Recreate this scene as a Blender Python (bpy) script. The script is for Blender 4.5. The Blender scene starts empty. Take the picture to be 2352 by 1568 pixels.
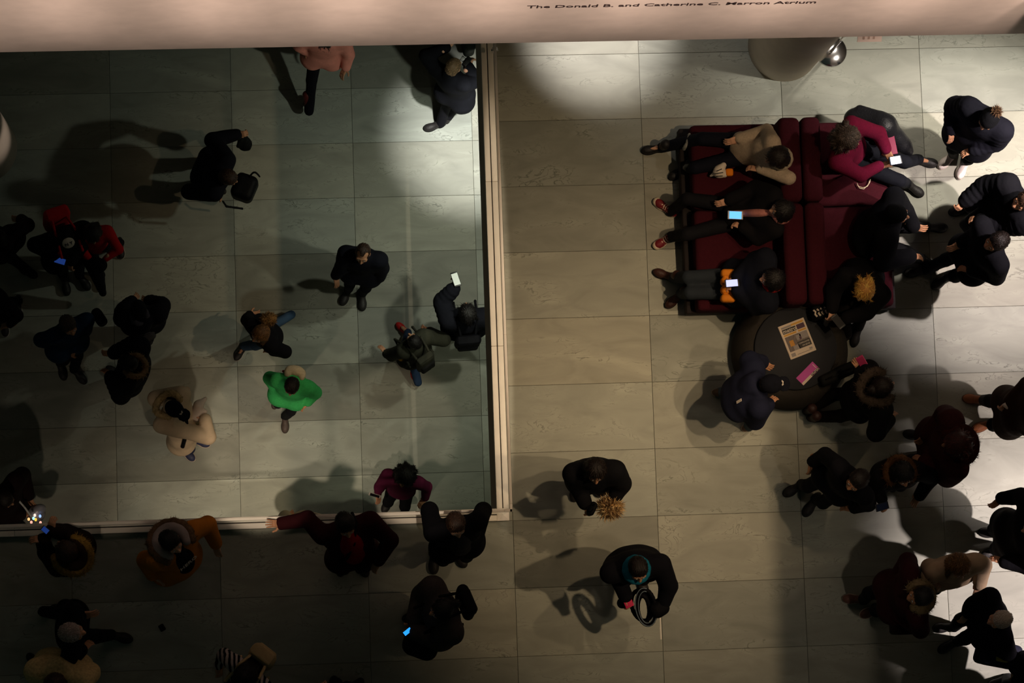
import bpy, bmesh, math, random
import numpy as np
from mathutils import Vector, Matrix
random.seed(7); rng = np.random.default_rng(11)
sc = bpy.context.scene
COL = sc.collection

# ------------------------------------------------------------------ camera
HC = 24.6
FPX = 5744.34
MW = np.array([[0.9968392465805418, -0.034822257146837676, 0.07140677057490641],
               [0.027060214551215003, 0.9938988592512529, 0.1069242833387272],
               [-0.0746944527068779, -0.10465403951237484, 0.9916996877828299]])
cd = bpy.data.cameras.new('camera'); cam = bpy.data.objects.new('camera', cd); COL.objects.link(cam)
cd.sensor_fit = 'HORIZONTAL'; cd.sensor_width = 36.0; cd.lens = FPX * 36.0 / 2352.0
cd.clip_start = 0.1; cd.clip_end = 200
m4 = Matrix.Identity(4)
for i in range(3):
    for j in range(3): m4[i][j] = MW[j][i]
m4.translation = (0, 0, HC)
cam.matrix_world = m4
sc.camera = cam

# ------------------------------------------------------------------ world, exposure, lights
w = bpy.data.worlds.new('world'); sc.world = w; w.use_nodes = True
w.node_tree.nodes['Background'].inputs[0].default_value = (0.60, 0.82, 0.66, 1)
w.node_tree.nodes['Background'].inputs[1].default_value = 0.017
sc.view_settings.view_transform = 'Standard'; sc.view_settings.look = 'None'
sc.view_settings.gamma = 1.0; sc.view_settings.use_curve_mapping = False
sc.view_settings.exposure = 0.0

def spot(name, loc, aim, watt, col, angle, blend=0.6, size=0.12):
    l = bpy.data.lights.new(name, 'SPOT'); l.energy = watt; l.color = col
    l.spot_size = math.radians(angle); l.spot_blend = blend; l.shadow_soft_size = size
    o = bpy.data.objects.new(name, l); COL.objects.link(o); o.location = loc
    d = Vector(aim) - Vector(loc); o.rotation_euler = d.to_track_quat('-Z', 'Y').to_euler()
    return o
WARM = (1.0, 0.71, 0.42); WARM2 = (1.0, 0.80, 0.58); COOL = (1.0, 0.835, 0.80)
# ceiling spots of the atrium, over the upper floor
spot('atrium_spot', (7.8, 0.4, 12.0), (3.2, 0.6, 0), 1600, WARM, 23.5, 1.0)
spot('atrium_spot', (6.7, 2.3, 12.0), (2.95, 3.2, 0), 1850, WARM, 26, 1.0)
spot('atrium_spot', (6.5, 4.0, 12.0), (3.05, 1.8, 0), 1300, WARM, 24, 1.0)
spot('atrium_spot', (6.65, -1.4, 12.0), (4.3, 0.35, 0), 350, (1.0, 0.83, 0.64), 21, 1.0)
# added narrow beam that brightens the kerb along the balustrade's right run
s_ = spot('balustrade_spot', (3.0, 2.9, 12.0), (1.71, 2.9, 0), 1700, WARM2, 1.6, 0.5, 0.02); s_.scale = (14, 1, 1)
# framed spot over the balustrade: it reaches the lobby floor beyond the kerb
for x, e_ in ((-2.3, 350), (-0.75, 2800), (0.8, 2000)):
    s_ = spot('balustrade_spot', (x * .9 + .3, -0.6, 13.0), (x, 2.1, -5.0), e_, WARM2, 5.2, 0.4, 0.05); s_.data.use_square = True
# wall washers over the lettered wall
for i_ in range(9):
    x = -2.6 + i_ * 1.15
    s_ = spot('wall_washer', (x, 1.0, 11.0), (x, 4.81, 5.1), 1900 if i_ < 2 else 2400, (1.0, 0.74, 0.60), 17, 1.0, 0.2); s_.data.use_square = True
# gallery lights under the overhang on the right
spot('gallery_light', (8.6, -0.5, 4.7), (7.1, 0.1, 0), 2400, COOL, 38, 0.8, 0.06)
spot('gallery_light', (8.6, 1.3, 4.7), (7.3, 1.7, 0), 680, COOL, 36, 0.8, 0.06)
spot('gallery_light', (8.0, 3.5, 4.7), (6.7, 3.75, 0), 1400, COOL, 42, 0.8, 0.06)
spot('gallery_light', (7.6, 4.6, 4.7), (6.2, 4.9, 0), 1020, (1.0, 0.90, 0.77), 50, 0.8, 0.08)
# lights under the ceiling beyond the top wall
spot('gallery_light', (2.7, 6.3, 3.3), (2.85, 5.74, 0), 900, (1.0, 0.90, 0.84), 31, 1.0, 0.08)
spot('gallery_light', (3.7, 6.3, 3.3), (3.75, 5.6, 0), 75, (1.0, 0.92, 0.84), 50, 1.0, 0.08)
spot('gallery_light', (6.3, 6.6, 3.3), (6.0, 5.6, 0), 330, (1.0, 0.90, 0.77), 60, 1.0, 0.08)
# lobby downlights below the upper slab
spot('lobby_light', (2.2, 5.25, -1.15), (1.85, 5.6, -5.0), 1200, (1.0, 0.97, 0.9), 34, 1.0, 0.06)
spot('lobby_light', (2.2, 4.7, -1.15), (0.4, 4.9, -5.0), 112, (0.95, 1.0, 0.80), 105, 1.0, 0.06)
spot('lobby_light', (2.5, 2.2, -1.15), (1.35, 2.0, -5.0), 78, (0.97, 1.0, 0.70), 64, 1.0, 0.06)
spot('lobby_light', (2.2, 3.5, -1.15), (1.4, 3.7, -5.0), 130, (1.0, 1.0, 0.78), 70, 1.0, 0.06)
spot('lobby_light', (-0.6, 0.25, -1.2), (-0.65, 1.2, -5.0), 260, WARM2, 62, 1.0, 0.05)
spot('column_fill', (2.2, 4.5, -1.15), (-3.75, 5.5, -4.1), 800, (1.0, 0.84, 0.72), 8, 1.0, 0.05)  # added lamp, a narrow beam that brightens the lobby column
spot('lobby_light', (-3.3, 0.1, -1.2), (-2.6, 1.2, -5.0), 40, WARM2, 70, 1.0, 0.05)

# ------------------------------------------------------------------ helpers
def pt(x, y, z=0.0):
    """point of the place that the photograph shows at pixel x, y, at height z"""
    d = MW.T @ np.array([(x - 1176) / FPX, -(y - 784) / FPX, -1.0])
    return d * ((z - HC) / d[2]) + np.array([0, 0, HC])

def node_mat(name):
    m = bpy.data.materials.new(name); m.use_nodes = True
    nt = m.node_tree; b = nt.nodes['Principled BSDF']
    return m, nt, b
_mc = {}
def mat(name, col, rough=0.85, kind='cloth', metal=0.0, spec=0.3):
    key = (name, tuple(col), kind)
    if key in _mc: return _mc[key]
    if kind in ('cloth', 'knit') and max(col) < .03: col = tuple(c * .55 for c in col)
    if kind in ('cloth', 'knit', 'fur'): spec = .12
    m, nt, b = node_mat(name)
    b.inputs['Roughness'].default_value = rough; b.inputs['Metallic'].default_value = metal
    b.inputs['Specular IOR Level'].default_value = spec
    N = nt.nodes; L = nt.links
    tc = N.new('ShaderNodeTexCoord')
    no = N.new('ShaderNodeTexNoise'); no.inputs['Detail'].default_value = 4
    no.inputs['Scale'].default_value = {'cloth': 9, 'hair': 60, 'fur': 40, 'skin': 14, 'plain': 5, 'leather': 30, 'knit': 45}.get(kind, 9)
    mp = N.new('ShaderNodeMapping')
    if kind == 'hair': mp.inputs['Scale'].default_value = (1.6, 0.35, 0.3)
    L.new(tc.outputs['Object'], mp.inputs[0]); L.new(mp.outputs[0], no.inputs['Vector'])
    cr = N.new('ShaderNodeMixRGB'); c = np.array(col)
    lo, hi = {'cloth': (0.75, 1.2), 'hair': (0.35, 1.7), 'fur': (0.4, 1.5), 'skin': (0.85, 1.1), 'knit': (0.7, 1.25)}.get(kind, (0.85, 1.12))
    cr.inputs[1].default_value = (*(c * lo), 1); cr.inputs[2].default_value = (*np.minimum(c * hi, 1), 1)
    L.new(no.outputs[0], cr.inputs[0]); L.new(cr.outputs[0], b.inputs['Base Color'])
    if kind in ('cloth', 'knit', 'hair', 'leather', 'skin'):
        bp = N.new('ShaderNodeBump'); bp.inputs['Strength'].default_value = {'skin': .1, 'hair': .6, 'knit': .5}.get(kind, .35)
        bp.inputs['Distance'].default_value = 0.01
        n2 = N.new('ShaderNodeTexNoise'); n2.inputs['Scale'].default_value = {'cloth': 26, 'knit': 160, 'hair': 110, 'skin': 90}.get(kind, 70)
        L.new(mp.outputs[0], n2.inputs['Vector']); L.new(n2.outputs[0], bp.inputs['Height']); L.new(bp.outputs[0], b.inputs['Normal'])
    _mc[key] = m
    return m
def emit(name, col, s):
    m, nt, b = node_mat(name)
    b.inputs['Base Color'].default_value = (0.01, 0.01, 0.01, 1)
    b.inputs['Emission Color'].default_value = (*col, 1); b.inputs['Emission Strength'].default_value = s
    return m

def tag(o, label=None, cat=None, group=None, kind=None):
    if label: o['label'] = label
    if cat: o['category'] = cat
    if group: o['group'] = group
    if kind: o['kind'] = kind
    return o
def link(o, parent=None):
    COL.objects.link(o)
    if parent is not None: o.parent = parent
    return o
def empty(name, loc):
    o = bpy.data.objects.new(name, None); o.empty_display_size = 0.1; o.location = loc; COL.objects.link(o); return o
def mesh_np(name, V, Fq, mats, mi=None, smooth=True):
    """V (n,3); faces: list of arrays / lists"""
    me = bpy.data.meshes.new(name)
    me.from_pydata([tuple(v) for v in V] if not isinstance(V, np.ndarray) else V.tolist(), [], Fq.tolist() if isinstance(Fq, np.ndarray) else Fq)
    for m in mats: me.materials.append(m)
    if mi is not None: me.polygons.foreach_set('material_index', np.asarray(mi, dtype=np.int32))
    if smooth: me.polygons.foreach_set('use_smooth', np.ones(len(me.polygons), dtype=bool))
    me.update()
    return me
def obj(name, me, parent=None, loc=None, mw=None):
    o = bpy.data.objects.new(name, me)
    if mw is not None: o.matrix_local = mw
    elif loc is not None: o.location = loc
    return link(o, parent)

class MB:
    """collects boxes, tubes and prisms into one mesh (points in the frame of the object)"""
    def __init__(s): s.V = []; s.F = []; s.I = []; s.S = []
    def add(s, V, F, mi=0, smooth=False):
        n = len(s.V); s.V += [tuple(map(float, v)) for v in V]
        for f in F: s.F.append([i + n for i in f]); s.I.append(mi); s.S.append(smooth)
    def box(s, lo, hi, mi=0, M=None, ch=0.0):
        (x0, y0, z0), (x1, y1, z1) = lo, hi
        if ch <= 0:
            V = [(x, y, z) for z in (z0, z1) for y in (y0, y1) for x in (x0, x1)]
            F = [(0, 2, 3, 1), (4, 5, 7, 6), (0, 1, 5, 4), (2, 6, 7, 3), (0, 4, 6, 2), (1, 3, 7, 5)]
        else:
            bm = bmesh.new(); bmesh.ops.create_cube(bm, size=1)
            for v in bm.verts: v.co = ((x0 + x1) / 2 + v.co.x * (x1 - x0), (y0 + y1) / 2 + v.co.y * (y1 - y0), (z0 + z1) / 2 + v.co.z * (z1 - z0))
            bmesh.ops.bevel(bm, geom=bm.edges[:], offset=ch, segments=3, affect='EDGES', profile=.5)
            bm.verts.index_update()
            V = [v.co.copy() for v in bm.verts]; F = [[v.index for v in f.verts] for f in bm.faces]; bm.free()
        if M is not None: V = [M @ Vector(v) for v in V]
        s.add(V, F, mi, ch > 0)
    def tube(s, P, r, n=8, mi=0, cap=True):
        P = [np.array(p, float) for p in P]; V = []; F = []
        R = r if hasattr(r, '__len__') else [r] * len(P)
        up = np.array([0.13, 0.21, 0.97])
        for i, p in enumerate(P):
            t = P[min(i + 1, len(P) - 1)] - P[max(i - 1, 0)]; t = t / (np.linalg.norm(t) + 1e-9)
            a = np.cross(t, up)
            if np.linalg.norm(a) < .15: a = np.cross(t, [1, 0, 0.])
            a /= np.linalg.norm(a); b = np.cross(t, a)
            for k in range(n):
                q = 2 * math.pi * k / n; V.append(p + R[i] * (math.cos(q) * a + math.sin(q) * b))
        for i in range(len(P) - 1):
            for k in range(n):
                F.append((i * n + k, i * n + (k + 1) % n, (i + 1) * n + (k + 1) % n, (i + 1) * n + k))
        if cap: F.append(list(range(n))[::-1]); F.append([(len(P) - 1) * n + k for k in range(n)])
        s.add(V, F, mi, True)
    def lathe(s, prof, c=(0, 0), n=40, mi=0, smooth=True):
        V = []; F = []
        for r, z in prof:
            for k in range(n):
                q = 2 * math.pi * k / n; V.append((c[0] + r * math.cos(q), c[1] + r * math.sin(q), z))
        for i in range(len(prof) - 1):
            for k in range(n): F.append((i * n + k, i * n + (k + 1) % n, (i + 1) * n + (k + 1) % n, (i + 1) * n + k))
        F.append(list(range(n))[::-1]); F.append([(len(prof) - 1) * n + k for k in range(n)])
        s.add(V, F, mi, smooth)
    def build(s, name, mats, parent=None, loc=(0, 0, 0), flat=False, rot=None):
        me = bpy.data.meshes.new(name); me.from_pydata(s.V, [], s.F)
        for m in (mats if isinstance(mats, (list, tuple)) else [mats]): me.materials.append(m)
        me.polygons.foreach_set('material_index', np.array(s.I, dtype=np.int32))
        me.polygons.foreach_set('use_smooth', np.array([x and not flat for x in s.S], dtype=bool)); me.update()
        o = bpy.data.objects.new(name, me); o.location = loc
        if rot is not None: o.rotation_euler = rot
        return link(o, parent)

# ------------------------------------------------------------------ setting materials
def stone_mat(name, base, dark):
    m, nt, b = node_mat(name); N, L = nt.nodes, nt.links
    b.inputs['Roughness'].default_value = 0.55; b.inputs['Specular IOR Level'].default_value = 0.3
    oi = N.new('ShaderNodeObjectInfo'); tc = N.new('ShaderNodeTexCoord')
    vm = N.new('ShaderNodeVectorMath'); vm.operation = 'SCALE'; vm.inputs[3].default_value = 41.0
    L.new(oi.outputs['Random'], vm.inputs[0])
    ad = N.new('ShaderNodeVectorMath'); ad.operation = 'ADD'
    sp = N.new('ShaderNodeMapping'); sp.inputs['Rotation'].default_value = (0, 0, 0.6); sp.inputs['Scale'].default_value = (1, 2.6, 1)
    L.new(tc.outputs['Object'], sp.inputs[0]); L.new(sp.outputs[0], ad.inputs[0]); L.new(vm.outputs[0], ad.inputs[1])
    n1 = N.new('ShaderNodeTexNoise'); n1.inputs['Scale'].default_value = 1.5; n1.inputs['Detail'].default_value = 7; n1.inputs['Distortion'].default_value = 1.1
    L.new(ad.outputs[0], n1.inputs['Vector'])
    wv = N.new('ShaderNodeTexNoise'); wv.inputs['Scale'].default_value = 3.1; wv.inputs['Detail'].default_value = 9; wv.inputs['Distortion'].default_value = 2.0
    L.new(ad.outputs[0], wv.inputs['Vector'])
    # veins: ridges where the second noise crosses one half
    s1 = N.new('ShaderNodeMath'); s1.operation = 'SUBTRACT'; s1.inputs[1].default_value = 0.5; L.new(wv.outputs[0], s1.inputs[0])
    s2 = N.new('ShaderNodeMath'); s2.operation = 'ABSOLUTE'; L.new(s1.outputs[0], s2.inputs[0])
    rp = N.new('ShaderNodeMapRange'); rp.inputs[1].default_value = 0.0; rp.inputs[2].default_value = 0.022; rp.inputs[3].default_value = 1.0; rp.inputs[4].default_value = 0.0
    L.new(s2.outputs[0], rp.inputs[0])
    gate = N.new('ShaderNodeMapRange'); gate.inputs[1].default_value = .50; gate.inputs[2].default_value = .68; gate.inputs[3].default_value = 0; gate.inputs[4].default_value = 0.75
    L.new(n1.outputs[0], gate.inputs[0])
    vv = N.new('ShaderNodeMath'); vv.operation = 'MULTIPLY'; L.new(rp.outputs[0], vv.inputs[0]); L.new(gate.outputs[0], vv.inputs[1])
    mx = N.new('ShaderNodeMixRGB'); mx.inputs[1].default_value = (*[c * .55 for c in base], 1); mx.inputs[2].default_value = (*[c * 1.42 for c in base], 1)
    L.new(n1.outputs[0], mx.inputs[0])
    mv = N.new('ShaderNodeMixRGB'); L.new(vv.outputs[0], mv.inputs[0]); L.new(mx.outputs[0], mv.inputs[1]); mv.inputs[2].default_value = (*dark, 1)
    mo = N.new('ShaderNodeMixRGB'); mo.blend_type = 'MULTIPLY'; mo.inputs[0].default_value = 1; L.new(mv.outputs[0], mo.inputs[1]); L.new(oi.outputs['Color'], mo.inputs[2])
    L.new(mo.outputs[0], b.inputs['Base Color'])
    return m
M_STONE = stone_mat('grey_green_marble', (0.295, 0.302, 0.255), (0.05, 0.06, 0.045))
M_GROUT = mat('grout', (0.11, 0.105, 0.09), 0.9, 'plain')
M_WALL = mat('wall_paint', (0.74, 0.66, 0.60), 0.75, 'plain')
M_FASC = mat('fascia_paint', (0.42, 0.35, 0.27), 0.8, 'plain')
M_RAIL = mat('rail_enamel', (0.90, 0.83, 0.75), 0.45, 'plain')
M_LETTER = mat('wall_letter', (0.045, 0.03, 0.03), 0.7, 'plain')
M_SLOT = mat('slot_shadow', (0.05, 0.04, 0.035), 0.9, 'plain')
M_COLUMN = mat('column_paint', (0.70, 0.60, 0.50), 0.7, 'plain')
M_CHROME = mat('chrome', (0.85, 0.85, 0.87), 0.13, 'plain', 1.0)
mg, nt, b = node_mat('clear_glass')
tr = nt.nodes.new('ShaderNodeBsdfTransparent'); tr.inputs[0].default_value = (.975, .985, .98, 1)
gl = nt.nodes.new('ShaderNodeBsdfGlossy'); gl.inputs['Roughness'].default_value = 0.03
mxs = nt.nodes.new('ShaderNodeMixShader'); mxs.inputs[0].default_value = 0.03; nt.links.new(tr.outputs[0], mxs.inputs[1]); nt.links.new(gl.outputs[0], mxs.inputs[2])
nt.links.new(mxs.outputs[0], nt.nodes['Material Output'].inputs[0])
M_GLASS = mg

ZL = -5.015          # lobby floor level
XE, YE = 1.655, 0.83 # slab edges at the opening
# ------------------------------------------------------------------ floors and tiles
f = MB(); f.box((XE, -3.2, -1.0), (12.0, 10, -0.012)); f.box((-7.5, -3.2, -1.0), (XE, YE, -0.012))
tag(f.build('floor', [M_FASC]), 'upper gallery floor slab with an opening to the lobby', kind='structure'); floor = bpy.data.objects['floor']
# dark bedding under the joints
f = MB(); f.box((XE + .002, -3.19, -0.012), (11.9, 9.9, -0.007)); f.box((-7.4, -3.19, -0.012), (XE + .002, YE - .002, -0.007)); f.build('bedding', [M_GROUT], floor)
f = MB(); f.box((-7.5, -3.2, ZL - .3), (9, 10, ZL - 0.012)); floor2 = tag(f.build('floor', [M_GROUT]), 'lobby floor one storey below', kind='structure')
TX, TY = 1.4351, 0.6647
def tile_mesh(w_, h_):
    c = 0.0025; g = 0.0016; t = 0.008
    x, y = w_ / 2 - g, h_ / 2 - g
    V = [(-x, -y, -t), (x, -y, -t), (x, y, -t), (-x, y, -t), (-x, -y, -c), (x, -y, -c), (x, y, -c), (-x, y, -c),
         (-x + c, -y + c, 0), (x - c, -y + c, 0), (x - c, y - c, 0), (-x + c, y - c, 0)]
    F = [(8, 9, 10, 11)] + [(a, (a + 1) % 4, 4 + (a + 1) % 4, 4 + a) for a in range(4)] + [(4 + a, 4 + (a + 1) % 4, 8 + (a + 1) % 4, 8 + a) for a in range(4)]
    me = bpy.data.meshes.new('tile'); me.from_pydata(V, [], F); me.materials.append(M_STONE); me.update(); return me
_tm = {}
def tile(x0, x1, y0, y1, z, parent, tone):
    k = (round(x1 - x0, 3), round(y1 - y0, 3))
    if k[0] < .03 or k[1] < .03: return
    if k not in _tm: _tm[k] = tile_mesh(*k)
    o = bpy.data.objects.new('tile', _tm[k]); o.location = ((x0 + x1) / 2, (y0 + y1) / 2, z - parent.location.z + random.uniform(-.0008, .0006)); o.color = (*tone, 1)
    link(o, parent)
def tone(v=None, warm=0.0):
    v = random.uniform(0.80, 1.12) if v is None else v
    q = random.uniform(-.03, .03) + warm
    return (v * (1 + q), v, v * (1 - q))
UT = {(-1, 0): .9, (0, 0): 1.05, (-1, 1): .85, (0, 1): .85, (0, 5): 1.1, (0, 6): 1.1, (1, 6): .95, (0, 7): .85, (1, 7): 1.1, (1, 9): 1.0}
for c in range(-5, 5):
    for r in range(-3, 11):
        x0, x1 = 1.799 + TX * c, 1.799 + TX * (c + 1); y1 = 5.477 - TY * r; y0 = y1 - TY
        t = tone(UT.get((c, r)))
        if y0 >= YE - .05:
            if x1 <= XE: continue
            tile(max(x0, XE), x1, y0, y1, 0, floor, t)
        else: tile(x0, x1, y0, y1, 0, floor, t)
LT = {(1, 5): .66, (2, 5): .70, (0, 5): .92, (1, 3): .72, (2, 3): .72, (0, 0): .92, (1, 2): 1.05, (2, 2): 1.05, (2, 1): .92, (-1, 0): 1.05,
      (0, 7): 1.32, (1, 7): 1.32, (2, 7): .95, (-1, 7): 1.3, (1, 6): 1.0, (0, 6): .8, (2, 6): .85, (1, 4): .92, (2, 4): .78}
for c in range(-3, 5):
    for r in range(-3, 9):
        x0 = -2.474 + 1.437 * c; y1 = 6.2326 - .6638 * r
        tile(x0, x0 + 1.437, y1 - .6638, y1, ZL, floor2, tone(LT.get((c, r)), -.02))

# ------------------------------------------------------------------ walls, ceilings
f = MB(); f.box((-9, 4.812, 3.5), (12, 5.15, 9.0)); wall = tag(f.build('wall_back', [M_WALL]), kind='structure')
f = MB(); f.box((-9, 5.15, 3.5), (12, 10, 3.75)); tag(f.build('ceiling', [M_WALL]), kind='structure')
f = MB(); f.box((5.92, -6, 4.9), (12, 4.812, 5.4)); tag(f.build('ceiling', [M_WALL]), 'underside of the overhang on the right', kind='structure')
f = MB(); f.box((11.7, -6, 0), (12, 10, 4.9)); tag(f.build('wall_right', [M_WALL]), kind='structure')
f = MB(); f.box((-9, 9.7, ZL), (12, 10, 3.5)); tag(f.build('wall_front', [M_WALL]), kind='structure')
# lettering on the wall
def text_obj(s, size, mt, name, parent=None, depth=0.003, bold=0.0, align='LEFT', shear=0):
    cu = bpy.data.curves.new(name, 'FONT'); cu.body = s; cu.size = size; cu.extrude = depth; cu.offset = bold; cu.align_x = align; cu.resolution_u = 2; cu.shear = shear
    o = bpy.data.objects.new(name, cu); COL.objects.link(o); bpy.context.view_layer.update()
    me = bpy.data.meshes.new_from_object(o.evaluated_get(bpy.context.evaluated_depsgraph_get())); me.name = name
    COL.objects.unlink(o); bpy.data.objects.remove(o)
    me.materials.clear(); me.materials.append(mt)
    o = bpy.data.objects.new(name, me); link(o, parent); return o
def wall_z(px, py):
    lo, hi = 3.0, 9.0
    for _ in range(50):
        mid = (lo + hi) / 2
        if pt(px, py, mid)[1] > 4.812: lo = mid
        else: hi = mid
    return lo
zt = wall_z(1210, 18.5); xa = pt(1209, 18, zt)[0]; xb = pt(1873, 7, wall_z(1873, 7))[0]
t = text_obj('The Donald B. and Catherine C. Marron Atrium', 1.0, M_LETTER, 'lettering', wall, bold=0.012)
wd = max(v.co.x for v in t.data.vertices); s_ = (xb - xa) / wd
t.matrix_local = Matrix.Translation((xa, 4.812, zt)) @ Matrix.Rotation(math.pi / 2, 4, 'X') @ Matrix.Diagonal((s_, s_ * 1.0, 1, 1))

# ------------------------------------------------------------------ balustrade: stone kerb with a slot, glass panes, cap rail
XR, YR = 1.70, 0.885
bal = empty('glass_balustrade', (XR, YR, 0)); tag(bal, 'low glass balustrade with cream cap rail around the lobby opening', 'balustrade')
def runs(lo, hi, seams, horizontal):
    segs = [lo] + seams + [hi]
    for a, b_ in zip(segs[:-1], segs[1:]):
        for side in (-1, 1):
            k = MB(); o0, o1 = (0.005, 0.06) if side > 0 else (-0.06, -0.005)
            if horizontal: k.box((a + .0015, YR + o0, 0), (b_ - .0015, YR + o1, 0.075), ch=.004)
            else: k.box((XR + o0, a + .0015, 0), (XR + o1, b_ - .0015, 0.075), ch=.004)
            x = k.build('kerb_strip', M_RAIL, bal, (-XR, -YR, 0))
        k = MB()
        if horizontal: k.box((a, YR - .005, 0), (b_, YR + .005, 0.06))
        else: k.box((XR - .005, a, 0), (XR + .005, b_, 0.06))
        k.build('slot', M_SLOT, bal, (-XR, -YR, 0))
        k = MB()
        if horizontal: k.box((a + .003, YR - .004, 0.06), (b_ - .003, YR + .004, 1.07))
        else: k.box((XR + .006 - .004, a + .003, 0.06), (XR + .006 + .004, b_ - .003, 1.07))
        k.build('glass_pane', M_GLASS, bal, (-XR, -YR, 0))
        k = MB()
        if horizontal: k.box((a, YR - .014, 1.068), (b_, YR + .014, 1.098), ch=.004)
        else: k.box((XR + .006 - .014, a, 1.068), (XR + .006 + .014, b_, 1.098), ch=.004)
        k.build('cap_rail', M_RAIL, bal, (-XR, -YR, 0))
sv = [pt(1143.1, 794.5, .07)[1], pt(1129.7, 417, .07)[1]]
runs(YR + .06, 6.9, [sv[0], sv[1], 2 * sv[1] - sv[0]], False)
sh = [pt(33, 1217, .07)[0]]
runs(-5.2, XR - .06, [sh[0] - 1.7, sh[0], sh[0] + 1.66, sh[0] + 3.3], True)
k = MB()  # corner block with mitred facets
h0 = .0755
c0 = [(XR - .06, YR - .06), (XR + .06, YR - .06), (XR + .06, YR + .06), (XR - .06, YR + .06)]
V = [(x, y, 0) for x, y in c0] + [(x, y, .07) for x, y in c0] + [(XR, YR, .078)]
k.add(V, [(a, (a + 1) % 4, 4 + (a + 1) % 4, 4 + a) for a in range(4)] + [(4 + a, 4 + (a + 1) % 4, 8) for a in range(4)])
k.build('corner_block', M_RAIL, bal, (-XR, -YR, 0))
k = MB(); k.box((XR - .06, YR - .014, 1.068), (XR + .02, YR + .014, 1.098), ch=.004); k.box((XR - .008, YR - .014, 1.068), (XR + .02, YR + .06, 1.098), ch=.004); k.build('cap_rail', M_RAIL, bal, (-XR, -YR, 0))
k = MB(); k.box((XR - .06, YR - .004, .06), (XR + .002, YR + .004, 1.07)); k.box((XR + .002, YR - .004, .06), (XR + .010, YR + .06, 1.07)); k.build('glass_pane', M_GLASS, bal, (-XR, -YR, 0))
k = MB(); cx = pt(1136, 128, .1); k.box((1.73, cx[1] - .02, .3), (1.775, cx[1] + .02, .42), ch=.005); k.tube([(1.72, cx[1], .36), (1.79, cx[1], .36)], .012); k.build('glass_clamp', M_CHROME, bal, (-XR, -YR, 0))

# ------------------------------------------------------------------ columns, sign stand
k = MB(); k.lathe([(.365, 0), (.365, 3.5)], n=64); c = k.build('column', M_COLUMN, None, (4.715, 5.525, 0)); tag(c, 'thick round cream column rising beneath the lettered wall', 'column')
k = MB(); k.lathe([(.425, 0), (.425, 8.5)], n=64); c = k.build('column', M_COLUMN, None, (-4.0, 5.6, ZL)); tag(c, 'round white column standing on the dark lobby floor', 'column')
p = pt(1909, 118, 0); sg = empty('sign_stand', (p[0], p[1], 0)); tag(sg, 'chrome sign stand with round polished base beside the cream column', 'sign stand')
k = MB(); k.lathe([(.158, 0), (.16, .006), (.155, .012), (.03, .02)], n=56); k.build('base', M_CHROME, sg)
k = MB(); k.tube([(0, 0, .015), (0, 0, 1.1)], .016, 20); k.build('pole', M_CHROME, sg)
M_SIGN = mat('sign_card', (0.72, 0.52, 0.44), .6, 'plain')
k = MB(); Ms = Matrix.Translation((.06, -.02, 1.13)) @ Matrix.Rotation(math.radians(35), 4, 'X'); k.box((-.02, -.15, -.005), (.22, .15, .005), M=Ms); sp_ = k.build('sign_plate', M_SIGN, sg)
k = MB()
for i in range(3): k.box((.03 + i * .05, -.12, .005), (.05 + i * .05, .06, .0065), M=Ms)
k.build('print', mat('sign_print', (.45, .28, .22), .6, 'plain'), sp_)
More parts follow.
